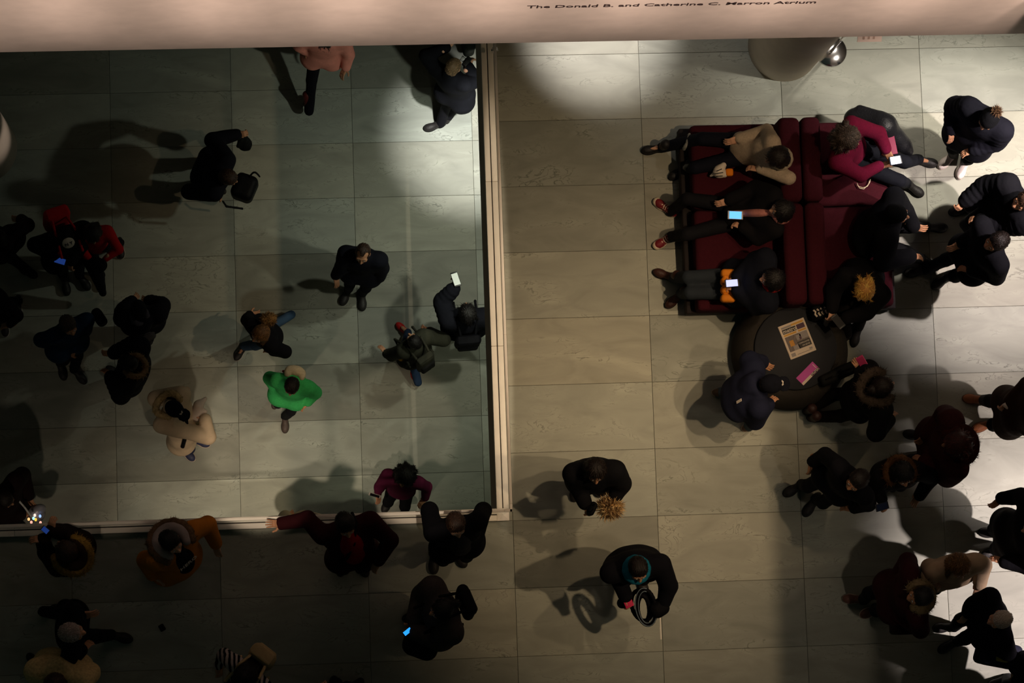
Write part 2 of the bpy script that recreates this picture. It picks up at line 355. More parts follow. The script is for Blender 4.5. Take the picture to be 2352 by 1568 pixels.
# ================================================================== signed-distance modelling of figures and soft things
class SDF:
    def __init__(s): s.P = []; s.C = []; s.waves = 0.0; s.seed = 0
    def cap(s, a, b, ra, rb=None, k=.03, puff=0.0, n=5, flat=None):
        s.P.append(('c', np.array(a, float), np.array(b, float), ra, ra if rb is None else rb, k, puff, n, flat)); return s
    def ell(s, c, r, R=None, k=.03):
        s.P.append(('e', np.array(c, float), np.array(r, float), np.eye(3) if R is None else np.array(R, float), k)); return s
    def box(s, c, b, rad=.02, R=None, k=.02):
        s.P.append(('b', np.array(c, float), np.array(b, float), np.eye(3) if R is None else np.array(R, float), k, rad)); return s
    def cut_ell(s, c, r, R=None, k=.01): s.C.append(('e', np.array(c, float), np.array(r, float), np.eye(3) if R is None else np.array(R, float), k)); return s
    def cut_half(s, p, n, k=.006): s.C.append(('h', np.array(p, float), np.array(n, float) / np.linalg.norm(n), k)); return s
    def bounds(s, q):
        if q[0] == 'c':
            r = max(q[3], q[4]) + q[6]; return np.minimum(q[1], q[2]) - r, np.maximum(q[1], q[2]) + r
        r = np.abs(q[3]) @ q[2]; return q[1] - r, q[1] + r
    @staticmethod
    def ev(q, P):
        if q[0] == 'c':
            a, b, ra, rb, k, puff, n, flat = q[1:]
            d = b - a; L = d @ d + 1e-12
            t = np.clip(((P - a) @ d) / L, 0, 1)
            v = P - a - t[..., None] * d
            if flat is not None:
                m = v @ flat[0]; v = v + (m * (flat[1] - 1))[..., None] * flat[0]
            r = ra + (rb - ra) * t
            if puff: r = r + puff * np.abs(np.sin(math.pi * n * t))
            return np.sqrt((v * v).sum(-1)) - r
        if q[0] == 'e':
            c, r, R = q[1:4]; x = (P - c) @ R
            k0 = np.sqrt(((x / r) ** 2).sum(-1)); k1 = np.sqrt(((x / r ** 2) ** 2).sum(-1)) + 1e-9
            return k0 * (k0 - 1) / k1
        c, bb, R = q[1:4]; rad = q[5]; x = np.abs((P - c) @ R) - bb + rad
        return np.sqrt((np.maximum(x, 0) ** 2).sum(-1)) + np.minimum(x.max(-1), 0) - rad
    def mesh(s, h):
        B = [s.bounds(q) for q in s.P]
        lo = np.min([b_[0] for b_ in B], 0) - 3 * h - .01; hi = np.max([b_[1] for b_ in B], 0) + 3 * h + .01
        n = np.ceil((hi - lo) / h).astype(int) + 1
        ax = [lo[i] + h * np.arange(n[i]) for i in range(3)]
        D = np.full(n, 0.25)
        for q, b_ in zip(s.P, B):
            k = q[5] if q[0] == 'c' else q[4]
            m = k + 2.5 * h + .02
            i0 = np.maximum(((b_[0] - m - lo) / h).astype(int), 0); i1 = np.minimum(((b_[1] + m - lo) / h).astype(int) + 2, n)
            sl = tuple(slice(a, c) for a, c in zip(i0, i1))
            G = np.stack(np.meshgrid(*[ax[i][sl[i]] for i in range(3)], indexing='ij'), -1)
            d = s.ev(q, G); o = D[sl]
            hh = np.maximum(k - np.abs(d - o), 0) / k
            D[sl] = np.minimum(d, o) - hh * hh * k * .25
        if s.waves or s.C:
            G = np.stack(np.meshgrid(*ax, indexing='ij'), -1)
            if s.waves:
                rs = np.random.default_rng(s.seed); acc = 0
                for fr in (9, 14, 23, 37):
                    kx = rs.normal(size=3); kx = kx / np.linalg.norm(kx) * fr
                    acc = acc + np.sin(G @ kx + rs.uniform(0, 6.3) + 1.3 * np.sin(G @ rs.normal(size=3) * 6)) / (fr ** .5) * 3
                D = D + s.waves * acc * .5
            for q in s.C:
                if q[0] == 'h': d = (G - q[1]) @ q[2]; k = q[3]
                else: d = -s.ev(q, G); k = q[4]
                hh = np.maximum(k - np.abs(d - D), 0) / k
                D = np.maximum(d, D) + hh * hh * k * .25
        return nets(D, lo, h)

def nets(D, lo, h):
    S = D < 0
    c = [(i, j, k) for i in (0, 1) for j in (0, 1) for k in (0, 1)]
    nx, ny, nz = D.shape
    cnt = sum(S[i:nx - 1 + i, j:ny - 1 + j, k:nz - 1 + k].astype(np.int8) for i, j, k in c)
    act = (cnt > 0) & (cnt < 8)
    idx = np.argwhere(act)
    num = np.full(act.shape, -1, np.int64); num[act] = np.arange(len(idx))
    val = {q: D[idx[:, 0] + q[0], idx[:, 1] + q[1], idx[:, 2] + q[2]] for q in c}
    acc = np.zeros((len(idx), 3)); w_ = np.zeros(len(idx))
    for q in c:
        for a in range(3):
            if q[a] == 0:
                p = list(q); p[a] = 1; p = tuple(p)
                A, Bv = val[q], val[p]; m = (A < 0) != (Bv < 0)
                t = np.where(m, A / np.where(m, A - Bv, 1), 0)
                e = np.tile(np.array(q, float), (len(idx), 1)); e[:, a] = t
                acc += e * m[:, None]; w_ += m
    V = lo + h * (idx + acc / np.maximum(w_, 1)[:, None])
    F = []
    for a in range(3):
        b_, d_ = (a + 1) % 3, (a + 2) % 3
        s0 = [slice(None)] * 3; s1 = [slice(None)] * 3; s0[a] = slice(0, -1); s1[a] = slice(1, None)
        A, Bv = S[tuple(s0)], S[tuple(s1)]
        e = np.argwhere(A != Bv)
        e = e[(e[:, b_] > 0) & (e[:, d_] > 0) & (e[:, b_] < S.shape[b_] - 1) & (e[:, d_] < S.shape[d_] - 1)]
        if not len(e): continue
        ins = A[e[:, 0], e[:, 1], e[:, 2]]
        def g(db, dd):
            x = e.copy(); x[:, b_] -= db; x[:, d_] -= dd; return num[x[:, 0], x[:, 1], x[:, 2]]
        Q = np.stack([g(0, 0), g(1, 0), g(1, 1), g(0, 1)], 1)
        Q[~ins] = Q[~ins][:, ::-1]
        F.append(Q)
    return V, np.concatenate(F)

def nrm(v): v = np.array(v, float); return v / (np.linalg.norm(v) + 1e-9)
def rot_from(F, U):
    """columns: right, forward, up"""
    U = nrm(U); F = nrm(np.array(F) - (np.array(F) @ U) * U); R = np.cross(F, U)
    return np.stack([R, F, U], 1)

# ------------------------------------------------------------------ canonical head (right +X, forward +Y, up +Z, origin at its centre)
def make_head():
    s = SDF()
    s.ell((0, -.018, .028), (.075, .093, .088), k=.02).ell((0, .028, -.038), (.058, .062, .08), k=.03).ell((0, .060, -.094), (.026, .026, .02), k=.03)
    s.cap((0, .086, .012), (0, .104, -.030), .009, .0135, k=.012).cap((-.012, .094, -.034), (.012, .094, -.034), .009, k=.01)
    s.cap((-.045, .070, .026), (.045, .070, .026), .014, k=.02)
    for x in (-1, 1):
        s.ell((x * .04, .055, -.028), (.024, .024, .022), k=.02); s.ell((x * .077, -.006, -.006), (.009, .02, .032), k=.006)
        s.ell((x * .083, -.014, .004), (.006, .016, .02), k=.006)
    s.cap((-.016, .088, -.056), (.016, .088, -.056), .0085, k=.008).cap((-.014, .086, -.067), (.014, .086, -.067), .0085, k=.008)
    s.cap((0, -.02, -.07), (0, -.035, -.19), .05, .058, k=.03)
    for x in (-1, 1): s.cut_ell((x * .030, .098, .006), (.017, .017, .011), k=.014)
    V, F = s.mesh(.0062)
    c = V[F].mean(1)
    mi = np.zeros(len(F), int)
    lips = (np.abs(c[:, 0]) < .024) & (c[:, 1] > .078) & (c[:, 2] < -.050) & (c[:, 2] > -.073); mi[lips] = 1
    brow = (np.abs(np.abs(c[:, 0]) - .031) < .018) & (np.abs(c[:, 2] - .026) < .0055) & (c[:, 1] > .05); mi[brow] = 2
    # eyeballs
    ev, ef, em = [], [], []
    for x in (-1, 1):
        e = SDF().ell((x * .030, .077, .006), (.0125, .0125, .0115)); v, q = e.mesh(.003)
        cc = v[q].mean(1); r = np.hypot(cc[:, 0] - x * .030, cc[:, 2] - .006)
        ef.append(q + sum(len(a) for a in ev)); ev.append(v); em.append(np.where((r < .0052) & (cc[:, 1] > .08), 4, 3))
    F = np.concatenate([F] + [q + len(V) for q in ef]); V = np.concatenate([V] + ev); mi = np.concatenate([mi] + em)
    return V, F, mi
HEAD = make_head()

# canonical right hand: wrist at origin, fingers along +Y, palm facing -Z, thumb on the -X side (mirror for the left)
def make_hand(curl, spread=1.0, thumb=0.5):
    s = SDF()
    s.cap((0, -.06, 0), (0, .0, 0), .027, .026, k=.012)
    s.box((0, .045, 0), (.038, .045, .0135), .013, k=.018)
    for i, (x, L, r) in enumerate([(-.029, .072, .0088), (-.0095, .080, .009), (.0105, .075, .0087), (.029, .060, .0078)]):
        p = np.array([x, .086, 0.0]); a = 0.05 + curl * .55; d = spread * (x * 2.2)
        for j, fr in enumerate((.44, .32, .24)):
            q = p + L * fr * np.array([math.sin(d) * math.cos(a), math.cos(d) * math.cos(a), -math.sin(a)])
            s.cap(p, q, r * (1 - .1 * j), r * (.93 - .1 * j), k=.004); p = q; a += curl * .75
    p = np.array([-.028, .018, -.004]); q = p + .045 * nrm([-.75, .62, -.25 - .5 * thumb]); s.cap(p, q, .0135, .011, k=.012)
    r = q + .034 * nrm([-.35 + .6 * thumb, .8, -.25 - .55 * thumb]); s.cap(q, r, .0105, .009, k=.004)
    return s.mesh(.0047)
HANDS = {'relax': make_hand(.42), 'flat': make_hand(.08, 1.6, .1), 'grip': make_hand(1.0, .5, 1.0), 'fist': make_hand(1.35, .3, 1.3)}

def xf(V, R, t, s=1.0): return (V * s) @ np.array(R).T + np.array(t)

# ------------------------------------------------------------------ canonical hair, hats (in the head's frame)
def shell(grow=.008, seed=1, rough=0.0):
    s = SDF(); s.ell((0, -.018, .030), (.076 + grow, .094 + grow, .089 + grow), k=.02); s.waves = rough; s.seed = seed; return s
def strands(V, F, n, length, seed, gravity=.6):
    """loose locks lying on a hair surface, combed away from the crown"""
    rs = np.random.default_rng(seed); a, b_, c = V[F[:, 0]], V[F[:, 1]], V[F[:, 2]]; nn = np.cross(b_ - a, c - a); nn /= np.linalg.norm(nn, axis=1)[:, None] + 1e-12
    k = rs.integers(0, len(F), n); p = V[F[k]].mean(1); N_ = nn[k]
    d = p - np.array([0, -.03, .06]); d[:, 2] *= .3; d = d / (np.linalg.norm(d, axis=1)[:, None] + 1e-9) + np.array([0, 0, -gravity]) * np.clip((.08 - p[:, 2:3]) * 12, 0, 1.5) + rs.normal(size=(n, 3)) * .28
    d -= (d * N_).sum(1)[:, None] * N_; d /= np.linalg.norm(d, axis=1)[:, None] + 1e-9
    s_ = np.cross(d, N_) * rs.uniform(.0016, .0036, (n, 1)); L = length * rs.uniform(.5, 1.3, (n, 1))
    q0 = p - s_ + N_ * .0015; q1 = p + s_ + N_ * .0015; q2 = p + d * L * .55 + N_ * .006 ; q3 = p + d * L + N_ * rs.uniform(-.002, .006, (n, 1))
    VV = np.stack([q0, q1, q2 + s_ * .7, q2 - s_ * .7, q3], 1).reshape(-1, 3); o = np.arange(n) * 5 + len(V)
    f4 = np.stack([o, o + 1, o + 2, o + 3], 1).tolist(); f3 = np.stack([o + 3, o + 2, o + 4], 1).tolist()
    m = rs.integers(0, 3, n).tolist()
    return np.concatenate([V, VV]), F.tolist() + f4 + f3, [0] * len(F) + m + m
def hair_mesh(style):
    h = .0075; n, L = 900, .035
    if style == 'buzz':
        s = shell(.004, 2, .0006); s.ell((0, -.055, -.03), (.068, .05, .05), k=.03); s.cut_ell((0, .125, -.045), (.12, .09, .11)); s.cut_half((0, 0, -.065), (0, .25, -1)); h = .006; n, L = 900, .008
    elif style == 'short':
        s = shell(.012, 3, .0022); s.ell((0, -.055, -.025), (.072, .055, .055), k=.03); s.ell((0, .005, .085), (.06, .05, .033), k=.03)
        s.cut_ell((0, .138, -.030), (.12, .10, .115)); s.cut_half((0, 0, -.07), (0, .25, -1)); s.cut_ell((.09, .02, -.03), (.03, .045, .05)); s.cut_ell((-.09, .02, -.03), (.03, .045, .05)); L = .024
    elif style == 'thin':
        s = shell(.006, 4, .001); s.ell((0, -.055, -.025), (.072, .052, .055), k=.03); s.cut_ell((0, .115, .01), (.1, .085, .1)); s.cut_ell((.06, .06, .09), (.04, .06, .05)); s.cut_ell((-.06, .06, .09), (.04, .06, .05)); s.cut_half((0, 0, -.065), (0, .25, -1)); L = .016
    elif style in ('bob', 'long', 'pony', 'bun', 'messy'):
        s = shell(.015, 5, .003 if style != 'messy' else .006)
        for x in (-1, 1): s.cap((x * .064, -.015, .02), (x * .072, -.025, -.09), .034, .026, k=.03)
        s.ell((0, -.06, -.04), (.082, .06, .08), k=.03); n = 1300
        if style == 'long':
            for x in (-1, 1): s.cap((x * .066, -.02, -.06), (x * .088, .03, -.22), .034, .018, k=.04)
            for x in (-.045, 0, .045): s.cap((x, -.075, -.05), (x * 1.2, -.105, -.30), .046, .022, k=.05)
            n = 1900; L = .06
        elif style == 'bob':
            for x in (-1, 1): s.cap((x * .066, -.02, -.06), (x * .08, .01, -.13), .034, .026, k=.03)
        elif style == 'pony': s.cap((0, -.11, .03), (0, -.15, .02), .03, .04, k=.02).cap((0, -.15, .02), (0, -.18, -.14), .042, .02, k=.02)
        elif style == 'bun': s.ell((0, -.13, .055), (.045, .045, .045), k=.012)
        elif style == 'messy': s.cap((.05, -.06, .06), (.09, -.09, .04), .03, .016, k=.03).cap((-.06, .02, .06), (-.095, .05, .03), .02, .010, k=.02).cap((0, -.1, .05), (.02, -.14, 0), .035, .02, k=.03); L = .055
        s.cut_ell((0, .15, -.025), (.082, .112, .128))
        if style in ('long', 'bob', 'pony', 'bun'): s.cut_ell((0, .03, .138), (.003, .08, .016), k=.006)
    elif style == 'curly':
        s = shell(.040, 6, .009); s.ell((0, -.05, -.07), (.12, .09, .11), k=.05)
        for i in range(26):
            a = i * 2.4; z = -.15 + .25 * (i / 26); s.ell((.105 * math.cos(a), -.05 + .09 * math.sin(a), z), (.035, .035, .035), k=.02)
        s.cut_ell((0, .165, -.04), (.075, .12, .14)); n, L = 2200, .05
    V, F = s.mesh(h); return strands(V, F, n, L, 5)
def hat_mesh(style):
    if style == 'beanie':
        s = shell(.016, 7, .0012); s.ell((0, -.05, .11), (.06, .06, .035), k=.04); s.ell((0, -.05, .0), (.086, .075, .07), k=.03); s.cut_ell((0, .14, -.06), (.1, .10, .1)); s.cut_half((0, 0, -.045), (0, .35, -1))
    else:
        s = shell(.018, 8, 0); s.cut_half((0, 0, .018), (0, -.12, -1)); s.cap((-.045, .09, .036), (.045, .09, .036), .012, k=.015, flat=(np.array([0, 0, 1.0]), 1.6)); s.ell((0, .115, .026), (.076, .078, .009), rot_from((0, 1, -.12), (0, .12, 1)), k=.01); s.ell((0, -.02, .135), (.008, .008, .006))
    V, F = s.mesh(.0068); return V, F, [0] * len(F)
_hm = {}
def shared(kind, style, m):
    ms = m if isinstance(m, list) else [m]
    k = (kind, style, ms[0].name)
    if k not in _hm:
        V, F, I = hair_mesh(style) if kind == 'hair' else hat_mesh(style)
        _hm[k] = mesh_np(kind, V, F, ms, I if len(ms) > 1 else None)
    return _hm[k]

# canonical shoe: heel at y=-.09, toe at y=.18, sole at z=0
def shoe_meshes(style):
    s = SDF(); t = .026
    s.ell((0, .115, .045), (.046, .072, .04), k=.04).ell((0, -.035, .05), (.038, .06, .048), k=.04).cap((0, .04, .055), (0, -.02, .085), .036, .04, k=.03)
    if style == 'boot': s.cap((0, -.03, .08), (0, -.04, .26), .045, .052, k=.02)
    s.cut_half((0, 0, t), (0, 0, -1), .004); u = s.mesh(.0085)
    q = SDF(); q.ell((0, .105, .014), (.052, .085, .05), k=.03).ell((0, -.03, .014), (.043, .066, .05), k=.05)
    q.cut_half((0, 0, t + .004), (0, 0, 1), .004); q.cut_half((0, 0, .001), (0, 0, -1), .002); return u, q.mesh(.0085)
SHOE = {k: shoe_meshes(k) for k in ('low', 'boot')}
_sm = {}
def shoe_mesh(style, part, m):
    k = (style, part, m.name)
    if k not in _sm: V, F = SHOE[style][part]; _sm[k] = mesh_np(('shoe', 'sole')[part], V, F, [m])
    return _sm[k]

# ------------------------------------------------------------------ fur made of little blades
def fur_mesh(paths, length, n, mats, seed=3, flat=1.0):
    """paths: list of (a, b, r); blades stand off those capsules"""
    rs = np.random.default_rng(seed); L = np.array([np.linalg.norm(np.array(b) - np.array(a)) + r for a, b, r in paths]); pr = L / L.sum()
    V = []; F = []; I = []
    s = SDF()
    for a, b, r in paths: s.cap(a, b, r, k=.03)
    V0, F0 = s.mesh(max(.012, min(p[2] for p in paths) * .3)); V = V0.tolist(); F = F0.tolist(); I = [0] * len(F)
    for j in rs.choice(len(paths), n, p=pr):
        a, b, r = paths[j]; a = np.array(a); b = np.array(b); d = nrm(rs.normal(size=3)); p = a + rs.uniform() * (b - a) + d * r * .9
        d2 = nrm(d + .55 * rs.normal(size=3)); side = nrm(np.cross(d2, rs.normal(size=3))) * length * .09
        l = length * rs.uniform(.5, 1.15); k = len(V)
        V += [p - side, p + side, p + d2 * l]; F.append([k, k + 1, k + 2]); I.append(int(rs.integers(0, len(mats))))
    return V, F, I

def ik(a, c, L1, L2, pole):
    a = np.array(a); c = np.array(c); d = c - a; D = np.linalg.norm(d); mx = (L1 + L2) * .995
    if D > mx: c = a + d / D * mx; D = mx
    if D < abs(L1 - L2) + .02: D = abs(L1 - L2) + .02
    u = nrm(d); x = (L1 * L1 - L2 * L2 + D * D) / (2 * D); h = math.sqrt(max(L1 * L1 - x * x, 0))
    p = np.array(pole, float); p = p - (p @ u) * u
    return a + u * x + nrm(p) * h, c

SKIN = {k: mat('skin_' + k, v, .55, 'skin') for k, v in dict(fair=(.62, .34, .22), mid=(.50, .25, .14), tan=(.40, .19, .10), dark=(.17, .075, .04)).items()}
LIP = mat('lip', (.42, .13, .10), .5, 'plain'); BROW = mat('brow', (.05, .03, .02), .8, 'plain')
EYEW = mat('eye_white', (.75, .72, .68), .3, 'plain'); EYEI = mat('iris', (.04, .025, .015), .2, 'plain')
HAIR = {k: [mat('hair_' + k, tuple(c * g for c in v), .5, 'hair') for g in (.75, 1.25, 1.9)] for k, v in dict(black=(.005, .004, .004), dark=(.010, .006, .0045), brown=(.034, .017, .010), chestnut=(.15, .072, .026), blond=(.50, .235, .05),
        grey=(.34, .27, .25), greybrown=(.070, .048, .036), sand=(.24, .155, .085), auburn=(.045, .008, .005), silver=(.60, .50, .42)).items()}
PEOPLE = {}
def person(pid, label, head, face, lower=False, S=1.0, hz=None, pitch=18, hface=None, hip=None, hipz=None, sit=False, feet=None, knees=None, L=None, R=None, eL=None, eR=None,
           hp=('relax', 'relax'), skin='mid', hair='short', hcol='dark', hat=None, hatcol=(.02, .02, .03), top=(.012, .012, .02), tt=.02, hem=None, tname='jacket', tkind='cloth', puff=0, tmat=None,
           bottom=(.012, .012, .018), shoe=(.02, .018, .018), sole=None, shoest='low', shirt=None, hood=None, hoodcol=None, fur=None, furcol=((.20, .12, .06), (.09, .05, .03), (.34, .22, .11)),
           furn=900, furlen=.05, scarf=None, wide=1.0, fidelity=.019, toe=None, fdir=None, shirtw=1.0, scarfr=.036, blend=.06, jwave=.0045):
    z0 = ZL if lower else 0.0
    hz = (1.60 * S if hz is None else hz); Hd = pt(*head, z0 + hz)
    def P3(q): return pt(q[0], q[1], z0 + q[2])
    a0 = pt(*head, z0 + hz); a1 = pt(head[0] + face[0], head[1] + face[1], z0 + hz); Fw = nrm(a1 - a0)
    if hface is not None: a1 = pt(head[0] + hface[0], head[1] + hface[1], z0 + hz); Fh = nrm(a1 - a0)
    else: Fh = Fw
    pr = math.radians(pitch); Fh3 = Fh * math.cos(pr) - np.array([0, 0, math.sin(pr)]); Uh = Fh * math.sin(pr) + np.array([0, 0, math.cos(pr)])
    Rh = rot_from(Fh3, Uh)
    Up = np.array([0, 0, 1.0])
    N = Hd - Rh[:, 2] * .155 * S - Fw * .035 * S                         # base of the neck
    hipz = (.93 * S if not sit else .56) if hipz is None else hipz
    if hip is None: Pv = np.array([N[0], N[1], z0 + hipz]) - Fw * .02
    else: Pv = P3((hip[0], hip[1], hipz))
    T = rot_from(Fw, N - Pv); Rt, Ft, Ut = T[:, 0], T[:, 1], T[:, 2]
    Rg = np.cross(Fw, Up)
    W = wide * S
    sh = {d: N - Ut * .065 * S + Rt * d * .175 * W for d in (-1, 1)}
    # legs
    if feet is None:
        fc = Pv.copy(); feet3 = {-1: fc - Rg * .10 * S + Fw * .02, 1: fc + Rg * .10 * S + Fw * .05}
    else: feet3 = {d: P3((q[0], q[1], .03)) if q is not None else Pv + Rg * d * .1 * S for d, q in zip((-1, 1), feet)}
    fz = {d: (feet[i][2] if feet is not None and feet[i] is not None and len(feet[i]) > 2 else 0.0) for i, d in enumerate((-1, 1))}
    hips = {d: Pv + Rg * d * .085 * S - Up * .03 for d in (-1, 1)}
    ank, kn, fd = {}, {}, {}
    for i, d in enumerate((-1, 1)):
        f_ = feet3[d]
        if fdir is not None and fdir[i] is not None:
            b1 = pt(head[0] + fdir[i][0], head[1] + fdir[i][1], z0 + hz); fd[d] = nrm(b1 - a0)
        else: fd[d] = nrm(Fw + Rg * d * .22)
        a = np.array([f_[0], f_[1], z0 + .09 + fz[d]]) - fd[d] * .045
        k_, a = ik(hips[d], a, .43 * S, .42 * S, (Fw * .9 + Rg * d * .12 + Up * (.55 if sit else .05)))
        if knees is not None and knees[i] is not None: k_ = P3(knees[i])
        ank[d], kn[d] = a, k_
    # arms
    el, wr = {}, {}
    for d, q, e in ((-1, L, eL), (1, R, eR)):
        tgt = sh[d] - Ut * .50 * S + Rt * d * .10 * W + Ft * .06 if q is None else P3(q)
        e_, w_ = ik(sh[d], tgt, .285 * S, .26 * S, Rt * d * .8 - Ft * .55 - Up * .7)
        if e is not None: e_ = P3(e)
        el[d], wr[d] = e_, w_
    root = empty('person', (Pv[0], Pv[1], z0)); tag(root, label, 'person'); o = np.array([Pv[0], Pv[1], z0])
    sk = SKIN[skin]
    # ---- body, one continuous skin
    s = SDF()
    s.ell(N - Ut * .20 * S, (.15 * W, .10 * S, .19 * S), T, .05).ell(Pv + Ut * .16 * S, (.125 * W, .09 * S, .16 * S), T, .05).ell(Pv, (.145 * W, .10 * S, .12 * S), T, .05)
    s.cap(N - Ut * .07 * S - Rt * .13 * W, N - Ut * .07 * S + Rt * .13 * W, .052 * S, k=.05).cap(N - Ut * .06, Hd - Rh[:, 2] * .09 * S - Rh[:, 1] * .02, .055 * S, .048 * S, k=.03)
    for d in (-1, 1):
        s.cap(sh[d], el[d], .045 * S, .036 * S, k=.03).cap(el[d], wr[d], .037 * S, .025 * S, k=.02)
        s.cap(hips[d], kn[d], .075 * S, .052 * S, k=.04).cap(kn[d], ank[d] - Up * .02, .05 * S, .034 * S, k=.02).cap(ank[d] - Up * .035, ank[d] + fd[d] * .10 - Up * .055, .030, .022, k=.02)
    V, F = s.mesh(.026); parts = [(V, F, np.zeros(len(F), int))]
    hv = xf(HEAD[0], Rh, Hd, S); parts.append((hv, HEAD[1], HEAD[2]))
    for i, d in enumerate((-1, 1)):
        dirn = nrm(wr[d] - el[d]); pn = nrm(Up * .6 - Rg * d * .5 + 1e-3)
        A = rot_from(dirn, pn); hv, hf = HANDS[hp[i]]; hv = hv * np.array([d, 1, 1]); hf = hf if d == 1 else hf[:, ::-1]
        parts.append((xf(hv, A, wr[d] - dirn * .01, S * 1.0), hf, np.zeros(len(hf), int)))
    VV, FF, II, n = [], [], [], 0
    for v, f_, i_ in parts: VV.append(v); FF.append(f_ + n); II.append(i_); n += len(v)
    me = mesh_np('body', np.concatenate(VV) - o, np.concatenate(FF), [sk, LIP, BROW, EYEW, EYEI], np.concatenate(II)); obj('body', me, root)
    Hm = Matrix.Identity(4)
    for i in range(3):
        for j in range(3): Hm[i][j] = Rh[i, j] * S
    Hm.translation = Vector(Hd - o)
    if hat and hair: hair = 'buzz' if hair == 'short' else hair
    if hair: obj('hair', shared('hair', hair, HAIR[hcol]), root, mw=Hm)
    hato = None
    if hat: hato = obj('hat' if hat == 'beanie' else 'cap', shared('hat', hat, mat('hat', hatcol, .9, 'knit')), root, mw=Hm)
    # ---- trousers
    s = SDF(); s.waves = .003; s.seed = pid
    s.ell(Pv, (.165 * W, .12 * S, .11 * S), rot_from(Fw, Up), .05)
    for d in (-1, 1): s.cap(hips[d], kn[d], .088 * S, .068 * S, k=.05).cap(kn[d], ank[d] - Up * .045, .066 * S, .056 * S, k=.02)
    V, F = s.mesh(fidelity); obj('trousers', mesh_np('trousers', V - o, F, [mat('trousers', bottom, .85)]), root)
    # ---- top
    s = SDF(); s.waves = jwave; s.seed = pid + 50; t = tt
    s.ell(N - Ut * .20 * S, (.165 * W + t, .108 * S + t, .20 * S), T, blend).ell(Pv + Ut * .14 * S, (.145 * W + t, .10 * S + t, .19 * S), T, blend)
    s.cap(N - Ut * .075 * S - Rt * .12 * W, N - Ut * .075 * S + Rt * .12 * W, .06 * S + t * .8, k=.05)
    s.cap(N - Ut * .05, N + Ut * .012, .062 * S + t * .4, .058 * S + t * .5, k=.03)
    s.ell(Pv - (Up * .02 if not sit else 0), (.155 * W + t, .115 * S + t, .14 * S), T, blend)
    if hem is not None and not sit:
        hb = np.array([Pv[0], Pv[1], z0 + hem]) + (feet3[-1] + feet3[1] - 2 * Pv) * np.array([.5, .5, 0]) * .25
        for d in (-1, 1): s.cap(Pv + Rg * d * .06, hb + Rg * d * .09 * W + Up * .10, .11 * S + t, .115 * S + t * 1.3, k=.06)
    for d in (-1, 1):
        s.cap(sh[d], el[d], .058 * S + t, .05 * S + t * .9, k=.045, puff=puff, n=4).cap(el[d], wr[d] - nrm(wr[d] - el[d]) * .02, .05 * S + t * .9, .036 * S + t * .75, k=.02, puff=puff, n=4)
    if hood == 'down':
        for a in range(7):
            q = math.radians(20 + a * 140 / 6); c_ = N + Ut * .0 + (-Ft * math.sin(q) * .115 + Rt * math.cos(q) * .10) * S; s.ell(c_, (.048, .048, .06), k=.03)
        s.ell(N - Ft * .13 - Ut * .05, (.10 * S, .05, .10 * S), T, .04)
    tm = tmat or mat(tname, top, .9, tkind)
    V, F = s.mesh(fidelity * .9); jo = obj(tname, mesh_np(tname, V - o, F, [tm]), root)
    if shirt is not None:
        s = SDF(); s.waves = .002; s.ell(N - Ut * .21 * S + Ft * .045 * S, ((.10 * W + t * .3) * shirtw, .098 * S + t, .21 * S), T).ell(Pv + Ut * .14 * S + Ft * .04, (.10 * W * shirtw, .095 * S + t, .19 * S), T); s.cap(N - Ut * .04 + Ft * .02, N + Ut * .02 + Ft * .015, .062 * S + t * .5, k=.02)
        V, F = s.mesh(.017); obj('shirt', mesh_np('shirt', V - o, F, [mat('shirt', shirt, .85, 'knit')]), root)
    if scarf is not None:
        s = SDF(); s.waves = .003; q0 = None
        for a in range(13):
            q = a / 12 * 2 * math.pi; c_ = N + Ut * (.035 + .012 * math.sin(2 * q)) + (Ft * math.cos(q) * .088 + Rt * math.sin(q) * .082) * S
            if q0 is not None: s.cap(q0, c_, scarfr, k=.015)
            q0 = c_
        V, F = s.mesh(.012); obj('scarf', mesh_np('scarf', V - o, F, [mat('scarf', scarf, .9, 'knit')]), root)
    if hood == 'up' or hoodcol is not None and hood != 'down':
        pass
    if fur:
        # a fur trimmed hood lying behind the head; fur = (radius, tube, lift)
        rr, tb, lift = fur; pts_ = []
        for a in range(11):
            q = math.radians(-35 + a * 25); pts_.append(N + Ut * (lift + .03 * math.cos(2 * q)) + (-Ft * (math.sin(q) * rr + .02) + Rt * math.cos(q) * rr * .92) - o)
        V, F, I = fur_mesh([(a, b, tb) for a, b in zip(pts_[:-1], pts_[1:])], furlen, furn, [mat('fur', c, .95, 'fur') for c in furcol], pid)
        obj('fur_trim', mesh_np('fur_trim', V, F, [mat('fur', c, .95, 'fur') for c in furcol], I, smooth=False), root)
        if hoodcol is not None:
            s = SDF(); s.waves = .003
            for a, b in zip(pts_[:-1], pts_[1:]): s.cap(N + (a + o - N) * .72 + Ut * .012, N + (b + o - N) * .72 + Ut * .012, .05, k=.03)
            V, F = s.mesh(.016); obj('hood', mesh_np('hood', V - o, F, [mat('hood', hoodcol, .9)]), root)
    # ---- shoes
    for i, d in enumerate((-1, 1)):
        f_ = ank[d]; pit = (toe[i] if toe is not None else 0.0); A = rot_from(fd[d] * math.cos(math.radians(pit)) - Up * math.sin(math.radians(pit)), Up + fd[d] * math.tan(math.radians(pit)))
        m_ = Matrix.Identity(4)
        for a in range(3):
            for c_ in range(3): m_[a][c_] = A[a, c_] * S * 1.02
        base = np.array([f_[0], f_[1], z0 + fz[d]]) if feet is not None and fz[d] == 0 or feet is None else np.array([f_[0], f_[1], f_[2] - .09])
        base = base + fd[d] * .02
        m_.translation = Vector(base - o)
        so = obj('shoe' if shoest == 'low' else 'boot', shoe_mesh(shoest, 0, mat('shoe', shoe, .55, 'leather')), root, mw=m_)
